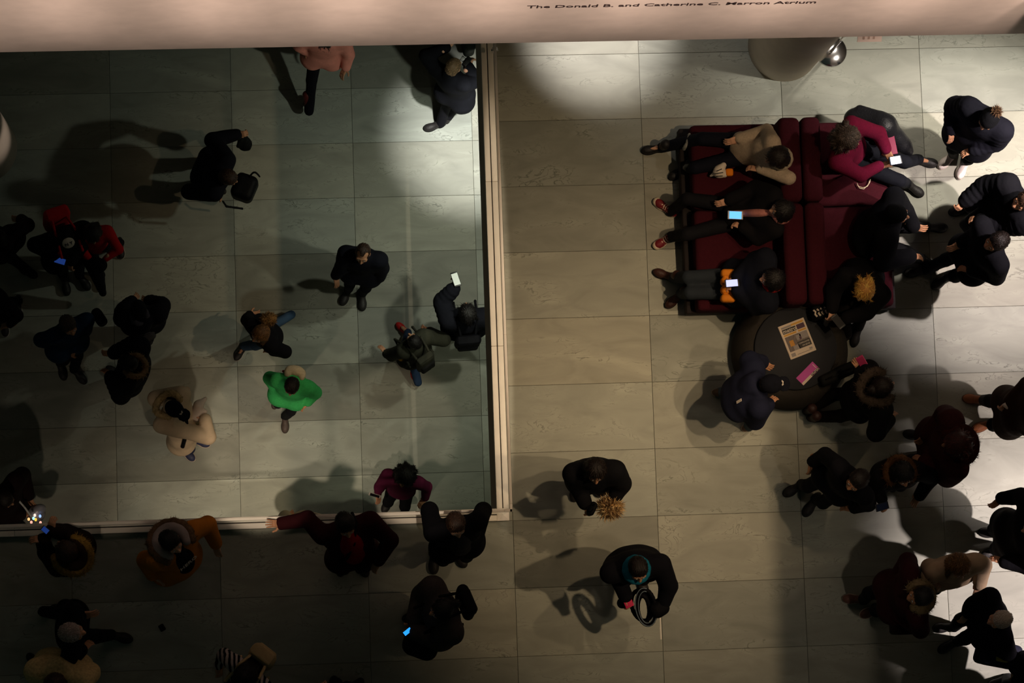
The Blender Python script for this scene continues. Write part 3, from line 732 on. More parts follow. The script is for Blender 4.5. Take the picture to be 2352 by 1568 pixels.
        obj('sole', shoe_mesh(shoest, 1, mat('sole', sole if sole is not None else tuple(np.array(shoe) * .5), .8, 'plain')), so)
    PEOPLE[pid] = dict(root=root, o=o, N=N, Hd=Hd, Rh=Rh, T=T, Ft=Ft, Rt=Rt, Ut=Ut, Fw=Fw, Rg=Rg, P=Pv, el=el, wr=wr, sh=sh, kn=kn, ank=ank, fd=fd, S=S, z0=z0, hat=hato, Hm=Hm)
    return PEOPLE[pid]
# ================================================================== furniture
M_SOFA = mat('maroon_upholstery', (.044, .0055, .010), .95, 'knit')
M_SOFAB = mat('sofa_base', (.012, .008, .008), .8, 'plain')
def cushion(name, x0, x1, y0, y1, z0, z1, parent, o, m, rad=.06, dome=.012, seed=1):
    s = SDF(); s.box(((x0 + x1) / 2, (y0 + y1) / 2, (z0 + z1) / 2), ((x1 - x0) / 2, (y1 - y0) / 2, (z1 - z0) / 2), rad)
    s.waves = .002; s.seed = seed
    V, F = s.mesh(.022); return obj(name, mesh_np(name, V - np.array(o), F, [m]), parent)
SX0, SX1, SY0, SY1 = 3.575, 5.68, 2.80, 4.66
so = empty('sofa', ((SX0 + SX1) / 2, (SY0 + SY1) / 2, 0)); tag(so, 'double-sided maroon upholstered sofa with back cushions along its middle', 'sofa'); oo = np.array(so.location)
XM = 4.70
k = MB(); k.box((SX0, SY0, .06), (SX1, SY1, .22), ch=.015); k.build('base', M_SOFAB, so, -Vector(oo))
for x in (SX0 + .09, XM, SX1 - .09):
    for y in (SY0 + .09, SY1 - .09): k = MB(); k.tube([(x, y, 0), (x, y, .07)], .022, 12); k.build('leg', M_SOFAB, so, -Vector(oo))
ym = pt(1890, 463, .72)[1]
for i, (a, b_) in enumerate(((SY0, ym), (ym, SY1))):
    cushion('seat_cushion', SX0 + .085, XM - .16, a + .004, b_ - .004, .19, .43, so, oo, M_SOFA, .045, seed=i)
    cushion('seat_cushion', XM + .16, SX1 - .06, a + .004, b_ - .004, .19, .43, so, oo, M_SOFA, .045, seed=i + 2)
    cushion('back_cushion', XM - .22, XM - .004, a + .004, b_ - .004, .30, .76, so, oo, M_SOFA, .06, seed=i + 4)
    cushion('back_cushion', XM + .004, XM + .20, a + .004, b_ - .004, .30, .76, so, oo, M_SOFA, .06, seed=i + 6)

c_ = pt(1828, 800, .45); M_OTT = mat('charcoal_felt', (.030, .026, .022), .9, 'knit'); M_TAB = mat('black_tabletop', (.016, .017, .021), .7, 'plain')
tb = empty('round_table', (c_[0], c_[1], 0)); tag(tb, 'low round black table with a wide sloping drum below the sofa end', 'table')
k = MB(); k.lathe([(.52, 0), (.575, .02), (.585, .10), (.56, .24), (.50, .36), (.435, .415)], n=56); k.build('drum', M_OTT, tb)
k = MB(); k.lathe([(.38, .40), (.405, .41), (.41, .435), (.40, .45)], n=56); k.build('tabletop', M_TAB, tb)

# newspaper
def quad_frame(c4, z):
    """frame of a flat sheet from the four pixel corners tl, tr, br, bl"""
    q = [pt(x, y, z) for x, y in c4]; X = (q[1] - q[0] + q[2] - q[3]) / 2; Y = (q[0] - q[3] + q[1] - q[2]) / 2; w_, h_ = np.linalg.norm(X), np.linalg.norm(Y)
    X = X / w_; Y = Y - (Y @ X) * X; Y /= np.linalg.norm(Y); c = sum(q) / 4
    m_ = Matrix.Identity(4)
    for i in range(3): m_[i][0] = X[i]; m_[i][1] = Y[i]; m_[i][2] = (0, 0, 1)[i]
    m_.translation = Vector(c); return m_, w_, h_
PAPER = mat('newsprint', (.60, .50, .40), .9, 'plain'); INK = mat('ink', (.05, .045, .04), .8, 'plain'); YEL = mat('print_yellow', (.55, .30, .06), .8, 'plain'); PWHITE = mat('print_white', (.62, .55, .47), .8, 'plain')
PIC = mat('print_photo', (.16, .13, .12), .8, 'hair'); PICO = mat('print_orange', (.5, .24, .05), .8, 'plain'); PGREY = mat('print_grey', (.28, .25, .24), .8, 'plain'); PURP = mat('print_purple', (.09, .05, .07), .8, 'plain')
m_, w_, h_ = quad_frame([(1786.5, 751), (1845.5, 728.5), (1875.5, 803), (1817, 826)], .46)
nw = empty('newspaper', m_.translation); nw.matrix_world = m_; tag(nw, 'folded newspaper with colour front page lying on the round black table', 'newspaper')
k = MB()
for i in range(4): k.box((-w_ / 2 + i * .0012, -h_ / 2, i * .0022 - .0085), (w_ / 2 - i * .0006, h_ / 2 - i * .001, i * .0022 - .0066))
k.build('pages', PAPER, nw)
def ink(x0, y0, x1, y1, m, lift=0.0004, name='print'):
    k = MB(); k.box((-w_ / 2 + x0 * w_, h_ / 2 - y1 * h_, 0), (-w_ / 2 + x1 * w_, h_ / 2 - y0 * h_, lift)); return k.build(name, m, nw)
ink(.08, .06, .46, .115, PGREY); ink(.46, .05, .93, .105, YEL); ink(.08, .13, .60, .265, INK); ink(.63, .125, .93, .265, PURP)
ink(.08, .285, .56, .335, YEL); ink(.63, .285, .93, .335, YEL); ink(.08, .36, .93, .80, PIC)
ink(.62, .36, .93, .56, PGREY, .0005); ink(.18, .49, .34, .66, PICO, .0006); ink(.26, .66, .48, .80, PGREY, .0006); ink(.45, .60, .93, .79, INK, .0006); ink(.48, .40, .66, .55, PGREY, .0005); ink(.58, .47, .66, .55, PURP, .0008)
ink(.08, .85, .24, .95, PGREY); ink(.30, .925, .88, .935, INK); ink(.78, .86, .90, .91, PGREY)
def sheet_text(s, x, y, size, m, parent=nw, wd=None, bold=0.0, z=.0009):
    t = text_obj(s, size, m, 'print', parent, .0001, bold); v = [q.co for q in t.data.vertices]; sx = 1
    if wd: sx = wd / max(q.x for q in v)
    t.matrix_local = Matrix.Translation((-w_ / 2 + x * w_, h_ / 2 - y * h_, z)) @ Matrix.Diagonal((sx, 1, 1, 1)); return t
sheet_text('metro', .10, .245, .056, PWHITE, wd=.50 * w_, bold=.0006)
sheet_text('COMMUNITIES', .47, .68, .022, PWHITE, wd=.42 * w_); sheet_text('ON EDGE', .58, .76, .022, PWHITE, wd=.30 * w_)

PINK = mat('magenta_card', (.46, .06, .30), .6, 'plain')
m_, w_, h_ = quad_frame([(1866.5, 830.5), (1883.5, 847), (1845, 885), (1828, 867.5)], .455)
bk = empty('booklet', m_.translation); bk.matrix_world = m_; tag(bk, 'magenta booklet with pale strip on the edge of the round table', 'booklet')
k = MB(); k.box((-w_ / 2, -h_ / 2, -.005), (w_ / 2, h_ / 2, .002), ch=.001); k.build('cover', PINK, bk)
k = MB(); k.box((w_ * .24, -h_ / 2 + .002, .002), (w_ / 2 - .001, h_ * .05, .0026)); k.build('strip', PAPER, bk)
k = MB(); k.box((w_ * .24, h_ * .05, .002), (w_ / 2 - .001, h_ / 2 - .003, .0026)); k.build('strip', INK, bk)
t = text_obj('MoMA', 1, PWHITE, 'lettering', bk, .0001); wd = max(v.co.x for v in t.data.vertices); q = .40 * h_ / wd
t.matrix_local = Matrix.Translation((w_ * .46, h_ * .07, .0028)) @ Matrix.Rotation(math.pi / 2, 4, 'Z') @ Matrix.Diagonal((q, q * 1.1, 1, 1))
k = MB(); k.box((-w_ * .3, h_ * .40, .002), (w_ * .15, h_ * .43, .0026)); k.build('print', PWHITE, bk)

# ================================================================== small things
def sheet(name, label, cat, c4, z, t, m, tilt=0, pts=None):
    m_, w_, h_ = quad_frame(c4, z); m_ = m_ @ Matrix.Rotation(math.radians(tilt), 4, 'X')
    k = MB(); k.box((-w_ / 2, -h_ / 2, -t / 2), (w_ / 2, h_ / 2, t / 2), ch=min(t * .45, .004)); o = k.build(name, m); o.matrix_world = m_; tag(o, label, cat); return o, w_, h_
def phone(label, px, py, z, axis, scr=None, st=1.0, size=(.075, .15), tilt=0, case=(.012, .012, .014), roll=0):
    c = pt(px, py, z); a = pt(px + axis[0], py + axis[1], z) - c; a = nrm(a); m_ = Matrix.Identity(4); X = np.cross(a, [0, 0, 1])
    for i in range(3): m_[i][0] = X[i]; m_[i][1] = a[i]
    m_.translation = Vector(c); m_ = m_ @ Matrix.Rotation(math.radians(tilt), 4, 'X') @ Matrix.Rotation(math.radians(roll), 4, 'Y')
    r = empty('phone', c); r.matrix_world = m_; tag(r, label, 'phone')
    w_, h_ = size; k = MB(); k.box((-w_ / 2, -h_ / 2, -.004), (w_ / 2, h_ / 2, .004), ch=.0035); k.build('phone_case', mat('phone_case', case, .4, 'plain'), r)
    k = MB(); k.box((-w_ * .44, -h_ * .40, .0035), (w_ * .44, h_ * .40, .0046)); k.build('screen', scr if scr else mat('dark_glass', (.008, .008, .010), .5, 'plain', 0, .1), r)
    return r, m_
def soft(name, label, cat, build, m, h=.014, waves=.002, seed=1, at=None, parts=()):
    s = SDF(); s.waves = waves; s.seed = seed; build(s); V, F = s.mesh(h); o = np.array(at if at is not None else V.mean(0))
    e = obj(name, mesh_np(name, V - o, F, [m]), None, o); tag(e, label, cat)
    for nm, bf, pm in parts:
        q = SDF(); bf(q); v, f_ = q.mesh(h * .75); obj(nm, mesh_np(nm, v - o, f_, [pm]), e)
    return e
def backpack(label, P, col, size=(.15, .20, .075), accent=None, off=0.0, dx=0.0, drop=.24, kind='cloth'):
    T, N = P['T'], P['N']; c = N - P['Ut'] * drop * P['S'] - P['Ft'] * (.125 + size[2] + off) + P['Rt'] * dx; m = mat('backpack_cloth', col, .8, kind); a = mat('backpack_trim', accent, .8) if accent else m
    Ut, Ft, Rt = P['Ut'], P['Ft'], P['Rt']; sz = (size[0], size[2], size[1])
    def body(s): s.box(c, sz, .055, T, .03)
    def pocket(s): s.box(c - Ft * size[2] * .95 - Ut * .06, (size[0] * .78, .03, size[1] * .5), .025, T)
    def flap(s): s.box(c + Ut * size[1] * .92, (size[0] * .85, size[2] * .8, .014), .012, T)
    parts = [('pocket', pocket, a), ('top_flap', flap, m)]
    for d in (-1, 1):
        def strap(s, d=d):
            p0 = c + Ft * size[2] + Rt * d * .085 + Ut * size[1] * .8; p1 = N - Ut * .0 + Rt * d * .115 * P['S'] - Ft * .02 + Ut * .035; p2 = N - Ut * .14 + Rt * d * .125 + Ft * (.145 + off); p3 = c + Ft * (size[2] + .03) + Rt * d * .16 - Ut * size[1] * .7
            for x, y in ((p0, p1), (p1, p2), (p2, p3)): s.cap(x, y, .016, k=.01)
        parts.append(('strap', strap, m))
    return soft('backpack', label, 'backpack', body, m, .017, .003, 3, c, parts)
def bag(name, label, c3, half, col, ang=0, handle=True, cat='bag', rad=.05, accent=None):
    c = pt(*c3[:2], c3[2]); R = np.array(Matrix.Rotation(math.radians(ang), 3, 'Z')); m = mat('bag_cloth', col, .75)
    parts = []
    if handle:
        def hd(s):
            q0 = None
            for i in range(8):
                t = i / 7 * math.pi; p = c + R @ np.array([math.cos(t) * half[0] * .6, 0, half[2] * .8 + math.sin(t) * .12]);
                if q0 is not None: s.cap(q0, p, .009, k=.005)
                q0 = p
        parts.append(('handle', hd, m))
    if accent:
        def ac(s): s.box(c + R @ np.array([0, -half[1] * .3, half[2] * .9]), (half[0] * .35, half[1] * .35, .02), .012, R)
        parts.append(('patch', ac, mat('bag_patch', accent, .7)))
    return soft(name, label, cat, lambda s: s.box(c, half, rad, R), m, .015, .005, 5, c, parts)
# ================================================================== people on the lobby floor
BLK = (.008, .008, .012); NAVY = (.012, .013, .024); JEAN = (.035, .07, .13)
A = dict(lower=True)
p1 = person(1, 'person in pink coat striding away under the lettered wall', (748, 60), (4, -60), S=1.0, hip=(742, 122), feet=[(706, 272, .06), (768, 95)], toe=(40, 0), L=(702, 118, 1.0), R=(795, 178, .72), eR=(800, 125, 1.0), hair='long', hcol='dark', top=(.75, .28, .22), tname='coat', hem=.72, tt=.03, wide=1.25, bottom=(.008, .008, .014), shoe=(.10, .012, .012), shoest='boot', eL=(688, 104, 1.2), **A)
p2 = person(2, 'person with cropped fair hair in black coat raising a camera by the balustrade', (1042, 152), (32, -50), hip=(1052, 208), feet=[(1003, 288), (1030, 262)], L=(1028, 108, 1.50), eL=(978, 128, 1.38), R=(1074, 150, 1.42), eR=(1096, 186, 1.22), hair='buzz', hcol='sand', top=(.010, .011, .016), hem=.72, tt=.035, wide=1.15, skin='fair', hp=('fist', 'grip'), fdir=[(-30, 10), (10, -40)], **A)
p3 = person(3, 'person in black jacket stooping over a backpack held open in front', (526, 408), (55, 22), pitch=18, hip=(476, 392), feet=[(500, 370), (492, 425)], L=(548, 308, 1.2), eL=(488, 322, 1.2), R=(488, 450, 1.1), eR=(434, 440, 1.15), hair='short', hcol='brown', top=(.010, .010, .017), hem=.8, tt=.045, wide=1.15, bottom=JEAN, hp=('fist', 'grip'), **A)
p4 = person(4, 'person in black jacket and ball cap with letters bent over a blue phone', (153, 545), (22, 55), pitch=14, S=.97, hip=(148, 575), feet=[(188, 640), (150, 648)], L=(162, 601, 1.1), R=(126, 588, 1.1), hair='short', hcol='black', hat='cap', hatcol=(.010, .010, .013), top=BLK, hem=.75, tt=.05, wide=1.25, bottom=BLK, hp=('grip', 'grip'), **A)
p5 = person(5, 'person with long dark hair in a red sweater beside the capped figure', (213, 540), (8, 55), pitch=14, S=.92, hip=(222, 560), feet=[(277, 566), (232, 640)], L=(240, 596, 1.0), eL=(272, 572, 1.02), R=(212, 602, .98), hair='long', hcol='dark', top=(.42, .008, .010), tname='sweater', tt=.012, bottom=BLK, sole=(.4, .35, .3), hp=('grip', 'grip'), fdir=[(5, 60), (0, 60)], **A)
person(6, 'person in dark plum coat cut off by the left edge, leg stretched out behind', (-4, 545), (-50, -45), hip=(14, 558), feet=[(70, 628, .05), (-40, 520)], hair='short', hcol='dark', top=(.022, .012, .018), hem=.65, tt=.035, wide=1.15, toe=(30, 0), **A)
person(7, 'person at left edge of whom mainly white-soled black shoes show', (-24, 688), (-40, 45), hip=(-12, 700), feet=[(10, 742), (42, 700)], hair='short', hcol='black', top=(.018, .012, .018), hem=.8, sole=(.45, .40, .36), fdir=[(5, 50), (-2, 60)], **A)
person(8, 'person with greying hair in dark blue jacket holding hands together', (158, 748), (26, 50), pitch=-10, hip=(160, 780), feet=[(176, 858), (140, 842)], L=(168, 802, 1.05), R=(140, 800, 1.05), hair='short', hcol='greybrown', top=(.010, .028, .065), hem=.85, tt=.035, wide=1.2, bottom=BLK, hp=('grip', 'relax'), **A)
person(9, 'person in black padded jacket and black beanie facing the column', (318, 708), (-6, -55), S=.97, hip=(330, 735), feet=[(318, 745), (345, 770)], L=(305, 690, 1.0), R=(340, 690, 1.0), eR=(374, 700, 1.1), hair=None, hat='beanie', hatcol=(.012, .012, .016), top=(.011, .011, .018), tname='padded_jacket', puff=.012, hood='down', hem=.75, tt=.045, wide=1.15, scarf=(.06, .055, .07), eL=(282, 715, 1.1), **A)
person(10, 'person in bulky black coat with tan fur collar left of the white coat', (292, 832), (-45, -18), pitch=7, hip=(305, 850), feet=[(300, 880), (270, 860)], L=(253, 862, 1.15), R=(258, 812, 1.2), hair='short', hcol='black', top=BLK, tname='padded_coat', puff=.01, hem=.6, tt=.06, wide=1.3, fur=(.13, .028, .02), furn=500, **A)
p11 = person(11, 'person in cream coat and navy cap with a white mark, lapel flaring open', (402, 940), (45, 28), pitch=14, hip=(425, 985), feet=[(452, 1012), (424, 1035)], L=(414, 900, 1.25), eL=(358, 915, 1.15), R=(480, 958, 1.15), eR=(478, 1003, 1.12), hair='short', hcol='dark', hat='cap', hatcol=(.012, .013, .028), top=(.56, .43, .30), tname='coat', hem=.62, tt=.045, wide=1.2, bottom=(.02, .025, .06), shoe=(.03, .035, .08), sole=(.55, .45, .38), skin='fair', fur=(.155, .035, .02), furcol=((.42, .30, .15), (.16, .10, .04), (.56, .42, .26)), furn=700, furlen=.04, hp=('fist', 'flat'), **A)
p12 = person(12, 'person with chestnut hair and fur hood in black jacket and blue jeans', (597, 768), (-42, 38), pitch=-10, S=.95, hip=(612, 765), feet=[(554, 803), (662, 730, .12)], toe=(0, 45), L=(624, 806, .9), R=(574, 722, .95), eR=(568, 735, 1.1), hair='bob', hcol='chestnut', top=(.010, .010, .016), hem=.8, tt=.03, bottom=JEAN, sole=(.4, .36, .32), **A)
p13 = person(13, 'balding person in dark coat walking toward the viewer', (833, 583), (-12, 60), hip=(834, 612), feet=[(832, 682), (797, 672)], R=(768, 637, .85), eR=(786, 612, 1.05), L=(872, 640, .85), hair='thin', hcol='brown', top=(.010, .011, .020), tname='coat', hem=.7, tt=.04, wide=1.15, pitch=-10, **A)
p14 = person(14, 'person in dark padded jacket holding up a phone by the balustrade', (1073, 716), (-6, -60), pitch=5, hip=(1066, 745), feet=[(1045, 760), (1085, 770)], L=(1046, 660, 1.5), eL=(1014, 692, 1.35), R=(1112, 745, 1.0), hair='messy', hcol='black', top=(.014, .015, .024), tname='padded_jacket', puff=.012, hem=.8, tt=.05, wide=1.2, hp=('grip', 'relax'), **A)
p15 = person(15, 'child in dark olive jacket and red shoes running with a backpack', (950, 782), (-30, -42), pitch=-12, S=.86, hip=(952, 815), feet=[(930, 752), (956, 872, .08)], toe=(0, 45), L=(886, 812, .95), eL=(900, 815, 1.0), R=(985, 760, 1.0), hair='short', hcol='black', top=(.030, .031, .022), hem=.7, tt=.04, bottom=(.02, .04, .09), shoe=(.50, .012, .012), sole=(.4, .02, .02), shirt=(.010, .018, .05), **A)
p16 = person(16, 'person in bright green hooded fleece walking with one foot forward', (670, 888), (-14, 60), pitch=11, S=.93, hip=(668, 905), feet=[(655, 965), (640, 912)], L=(705, 925, .95), eL=(724, 902, 1.05), R=(638, 905, .9), hair='short', hcol='dark', top=(.05, .46, .13), tname='fleece', tkind='knit', hem=.78, tt=.035, wide=1.1, hood='down', shoe=(.07, .05, .045), **A)
p17 = person(17, 'person with wavy dark hair in plum sweater beyond the balustrade', (928, 1096), (-14, 55), pitch=-10, S=.95, hip=(920, 1122), feet=[(930, 1160), (893, 1150)], L=(976, 1146, 1.0), eL=(980, 1118, 1.15), R=(868, 1132, 1.05), eR=(872, 1118, 1.1), hair='curly', hcol='black', top=(.11, .012, .045), tname='sweater', tt=.018, wide=1.1, **A)
p18 = person(18, 'person in dark brown coat at left edge carrying a clear plastic bag', (12, 1146), (50, 35), pitch=14, hip=(18, 1165), L=(66, 1140, 1.0), R=(50, 1182, 1.0), hair='short', hcol='dark', top=(.022, .010, .010), tname='coat', hem=.6, tt=.05, wide=1.35, **A)

# ================================================================== people on the upper floor, along the balustrade
p19 = person(19, 'person with brown fur-edged hood photographing over the balustrade', (150, 1262), (-38, -38), pitch=5, S=.95, hip=(166, 1272), L=(98, 1238, 1.45), R=(118, 1216, 1.48), eL=(106, 1268, 1.2), hair='bob', hcol='brown', top=(.020, .010, .008), hem=.7, tt=.04, fur=(.165, .04, .03), furcol=((.26, .15, .03), (.09, .05, .015), (.36, .24, .06)), furn=1100, hoodcol=(.03, .015, .01), hp=('grip', 'grip'), eR=(150, 1224, 1.2))
p20 = person(20, 'person in orange parka with grey hood lining standing by the balustrade', (394, 1246), (38, 42), pitch=-16, hip=(414, 1288), feet=[(400, 1290), (352, 1300)], L=(497, 1250, .95), eL=(476, 1205, 1.12), R=(352, 1322, .95), eR=(336, 1285, 1.12), hair='short', hcol='black', top=(.50, .17, .018), tname='parka', hem=.72, tt=.04, wide=1.2, shirt=(.012, .013, .02), fur=(.20, .04, .0), furcol=((.16, .09, .05), (.07, .04, .02), (.24, .15, .08)), hoodcol=(.34, .28, .27), furn=900, furlen=.04, skin='fair', hp=('relax', 'relax'))
p21 = person(21, 'person in maroon coat over red sweater, one arm along the rail', (794, 1206), (16, 55), pitch=-10, hip=(812, 1268), feet=[(825, 1290), (780, 1285)], R=(642, 1203, 1.15), eR=(706, 1192, 1.24), L=(868, 1290, 1.0), eL=(896, 1240, 1.12), hair='short', hcol='black', top=(.030, .004, .006), tname='coat', hem=.7, tt=.035, wide=1.3, shirt=(.33, .006, .012), skin='mid', hp=('relax', 'flat'))
p22 = person(22, 'person in black jacket and checked shirt leaning back on the corner rail', (1048, 1206), (14, 58), pitch=-10, hip=(1056, 1244), feet=[(1052, 1268), (996, 1280)], L=(1096, 1240, 1.0), eL=(1110, 1172, 1.18), R=(1005, 1242, 1.0), eR=(986, 1172, 1.18), hair='short', hcol='brown', top=BLK, hem=.8, tt=.035, wide=1.25, shirt=(.03, .03, .034), skin='fair', bottom=(.014, .014, .02))
p23 = person(23, 'person in charcoal wool coat with dark ponytail looking at a lit phone', (1012, 1400), (-52, 22), pitch=-4, S=.96, hip=(1008, 1420), feet=[(985, 1450), (960, 1415)], L=(950, 1450, 1.1), R=(952, 1424, 1.1), hair='pony', hcol='black', top=(.055, .045, .042), tname='coat', tkind='knit', hem=.5, tt=.07, wide=1.3, bottom=BLK, hp=('grip', 'grip'))
person(24, 'person with short grey hair in black coat hurrying to the right', (167, 1452), (60, 2), hip=(165, 1440), feet=[(112, 1402, .05), (268, 1460)], toe=(35, 0), L=(190, 1412, 1.2), eL=(150, 1395, 1.1), R=(190, 1490, 1.0), hair='short', hcol='grey', top=BLK, hem=.75, tt=.03, skin='mid', wide=1.1, pitch=-6)
person(25, 'person in fluffy cream coat with brown hair at bottom left', (124, 1576), (-10, 50), S=.95, hip=(152, 1532), feet=[(160, 1560), (88, 1527, .05)], toe=(0, 30), L=(190, 1575, 1.0), R=(95, 1565, 1.0), hair='bob', hcol='brown', top=(.58, .43, .20), tname='fluffy_coat', tkind='fur', hem=.65, tt=.065, wide=1.2, jwave=.012, shoe=(.02, .02, .02), sole=(.5, .42, .36), fdir=[None, (-30, -30)], eL=(200, 1545, 1.1), eR=(112, 1530, 1.1), hood='down')
STR = mat('stripes', (.3, .25, .22), .9, 'knit').copy()
_n = STR.node_tree; _w = _n.nodes.new('ShaderNodeTexWave'); _w.inputs['Scale'].default_value = 7; _w.inputs['Distortion'].default_value = 3; _t = _n.nodes.new('ShaderNodeTexCoord'); _n.links.new(_t.outputs['Object'], _w.inputs['Vector'])
_r = _n.nodes.new('ShaderNodeValToRGB'); _r.color_ramp.interpolation = 'CONSTANT'; _r.color_ramp.elements[0].color = (.006, .006, .008, 1); _r.color_ramp.elements[1].position = .5; _r.color_ramp.elements[1].color = (.42, .35, .33, 1); _n.links.new(_w.outputs[0], _r.inputs[0]); _n.links.new(_r.outputs[0], _n.nodes['Principled BSDF'].inputs['Base Color'])
p26 = person(26, 'person in black and white striped top with a pale backpack, bottom edge', (556, 1562), (-35, 45), S=.95, hip=(566, 1560), hair='long', hcol='black', top=(.3, .25, .22), tname='striped_top', tmat=STR, tt=.02, wide=1.1)
person(27, 'person in black hat just entering the picture at the bottom edge', (797, 1588), (10, -50), hair=None, hat='beanie', hatcol=(.008, .008, .01), top=BLK, hem=.7, tt=.03)

# ================================================================== people standing on the right
p28 = person(28, 'person with centre-parted dark hair and a fur bag, left of the suite', (1368, 1083), (4, 60), pitch=-10, S=.97, hip=(1366, 1092), L=(1412, 1140, 1.05), R=(1345, 1158, 1.05), eR=(1325, 1110, 1.1), eL=(1428, 1110, 1.1), hair='long', hcol='dark', top=(.010, .010, .013), tname='coat', hem=.6, tt=.05, wide=1.15, hp=('grip', 'grip'))
p29 = person(29, 'person in black jacket with a teal scarf sorting papers and straps', (1466, 1308), (10, 58), pitch=-10, hip=(1452, 1292), feet=[(1470, 1330), (1432, 1330)], L=(1524, 1386, 1.05), eL=(1536, 1345, 1.15), R=(1438, 1372, 1.1), eR=(1408, 1300, 1.15), hair='short', hcol='dark', top=(.009, .009, .014), hem=.75, tt=.045, wide=1.35, scarf=(.008, .14, .22), skin='mid', hp=('grip', 'grip'), scarfr=.05)
p39 = person(39, 'person in dark padded coat and bobble hat wearing white trainers', (2270, 275), (-26, 40), pitch=14, S=.98, hip=(2236, 300), feet=[(2214, 378), (2182, 362)], L=(2235, 345, .95), R=(2185, 300, .95), hair=None, hat='beanie', hatcol=(.010, .010, .014), top=(.014, .014, .024), tname='padded_coat', puff=.01, hem=.55, tt=.05, wide=1.15, shoe=(.72, .64, .60), sole=(.6, .5, .45), bottom=(.02, .02, .02))
p40 = person(40, 'person in black padded jacket cut off at the upper right edge', (2352, 462), (-52, 26), pitch=-10, hip=(2300, 470), feet=[(2245, 500), (2215, 480)], R=(2212, 464, 1.0), eR=(2262, 428, 1.15), L=(2250, 505, 1.0), hair='short', hcol='brown', top=BLK, tname='padded_jacket', puff=.012, hem=.75, tt=.05, wide=1.2, skin='mid', hp=('grip', 'fist'))
p41 = person(41, 'person with brown hair in black coat striding to the sofa', (2288, 556), (-52, 22), pitch=-10, hip=(2246, 588), feet=[(2170, 640), (2112, 622)], R=(2206, 558, 1.1), eR=(2250, 535, 1.15), L=(2230, 620, 1.0), hair='short', hcol='dark', top=(.008, .008, .012), tname='coat', hem=.7, tt=.04, wide=1.2, skin='tan', hp=('relax', 'relax'))
person(42, 'person in brown coat and russet leather shoes at the right edge', (2392, 940), (-60, 6), hip=(2340, 945), feet=[(2268, 975), (2248, 918)], L=(2345, 975, 1.0), R=(2316, 926, 1.0), hair='short', hcol='dark', top=(.030, .013, .007), tname='coat', hem=.55, tt=.04, wide=1.2, shoe=(.33, .11, .04), sole=(.14, .05, .02), skin='mid', hp=('relax', 'grip'), bottom=BLK)
p43 = person(43, 'person with big curly auburn hair and maroon fur coat', (2192, 1020), (-52, 4), pitch=7, S=1.0, hip=(2165, 1030), feet=[(2108, 1050), (2112, 1000)], L=(2125, 1060, 1.0), R=(2128, 1000, 1.0), hair='curly', hcol='auburn', top=(.045, .010, .010), tname='fur_coat', tkind='fur', hem=.6, tt=.07, wide=1.25, jwave=.01, bottom=BLK, fur=(.15, .07, -.04), furcol=((.045, .009, .007), (.025, .006, .005), (.07, .014, .010)), furn=1600)
p44 = person(44, 'person in black coat with short dark hair walking left, head bowed', (1968, 1104), (-38, 36), pitch=-10, hip=(1925, 1105), feet=[(1868, 1154), (1832, 1118)], hair='short', hcol='dark', top=BLK, tname='coat', hem=.8, tt=.03, wide=1.1, skin='tan')
p45 = person(45, 'person with long dark hair and brown fur hood checking a phone', (2076, 1090), (10, 50), pitch=-10, S=.95, hip=(2062, 1085), R=(2028, 1150, 1.15), eR=(2008, 1120, 1.15), L=(2110, 1140, 1.0), eL=(2140, 1096, 1.12), hair='long', hcol='black', top=(.009, .008, .010), tname='coat', hem=.65, tt=.035, wide=1.1, fur=(.14, .03, .01), furcol=((.09, .04, .015), (.04, .02, .01), (.14, .065, .025)), furn=700, skin='mid', hp=('relax', 'grip'))
person(46, 'person in black coat at the right edge casting a long shadow', (2374, 1216), (-58, 6), hip=(2325, 1225), feet=[(2290, 1265), (2285, 1225)], hair='short', hcol='black', top=BLK, tname='coat', hem=.6, tt=.04, wide=1.25, L=(2305, 1290, 1.0))
p47 = person(47, 'person with long tawny hair in a beige coat', (2204, 1302), (12, 50), pitch=-10, S=1.0, hip=(2190, 1312), L=(2250, 1345, 1.0), R=(2145, 1330, 1.05), eR=(2135, 1302, 1.12), hair='long', hcol='chestnut', top=(.46, .33, .22), tname='coat', hem=.6, tt=.035, wide=1.15, skin='fair')
p48 = person(48, 'person in dark maroon jacket with brown shoe stepping left', (2112, 1370), (-54, 10), pitch=-10, hip=(2058, 1366), feet=[(2010, 1400), (1972, 1376)], L=(2062, 1412, 1.0), R=(2052, 1335, 1.0), hair='short', hcol='black', top=(.030, .005, .007), hem=.75, tt=.04, wide=1.2, shoe=(.14, .06, .045), sole=(.5, .4, .33), bottom=(.010, .011, .02), skin='tan', fur=(.12, .05, .02), furcol=((.17, .12, .06), (.05, .035, .02), (.28, .21, .12)), furn=1100)
p49 = person(49, 'person with silver cropped hair in black coat, hand reaching out', (2296, 1423), (-46, 14), pitch=-2, hip=(2268, 1420), feet=[(2188, 1478), (2180, 1440)], R=(2222, 1408, .98), eR=(2250, 1380, 1.12), L=(2262, 1478, .95), hair='buzz', hcol='silver', top=(.009, .009, .014), tname='coat', hem=.75, tt=.04, wide=1.2, skin='fair', hp=('relax', 'relax'))
person(50, 'person in black at the lower right corner, almost out of view', (2402, 1582), (-40, 30), hip=(2384, 1580), hair='short', hcol='black', top=BLK, hem=.7, tt=.035)

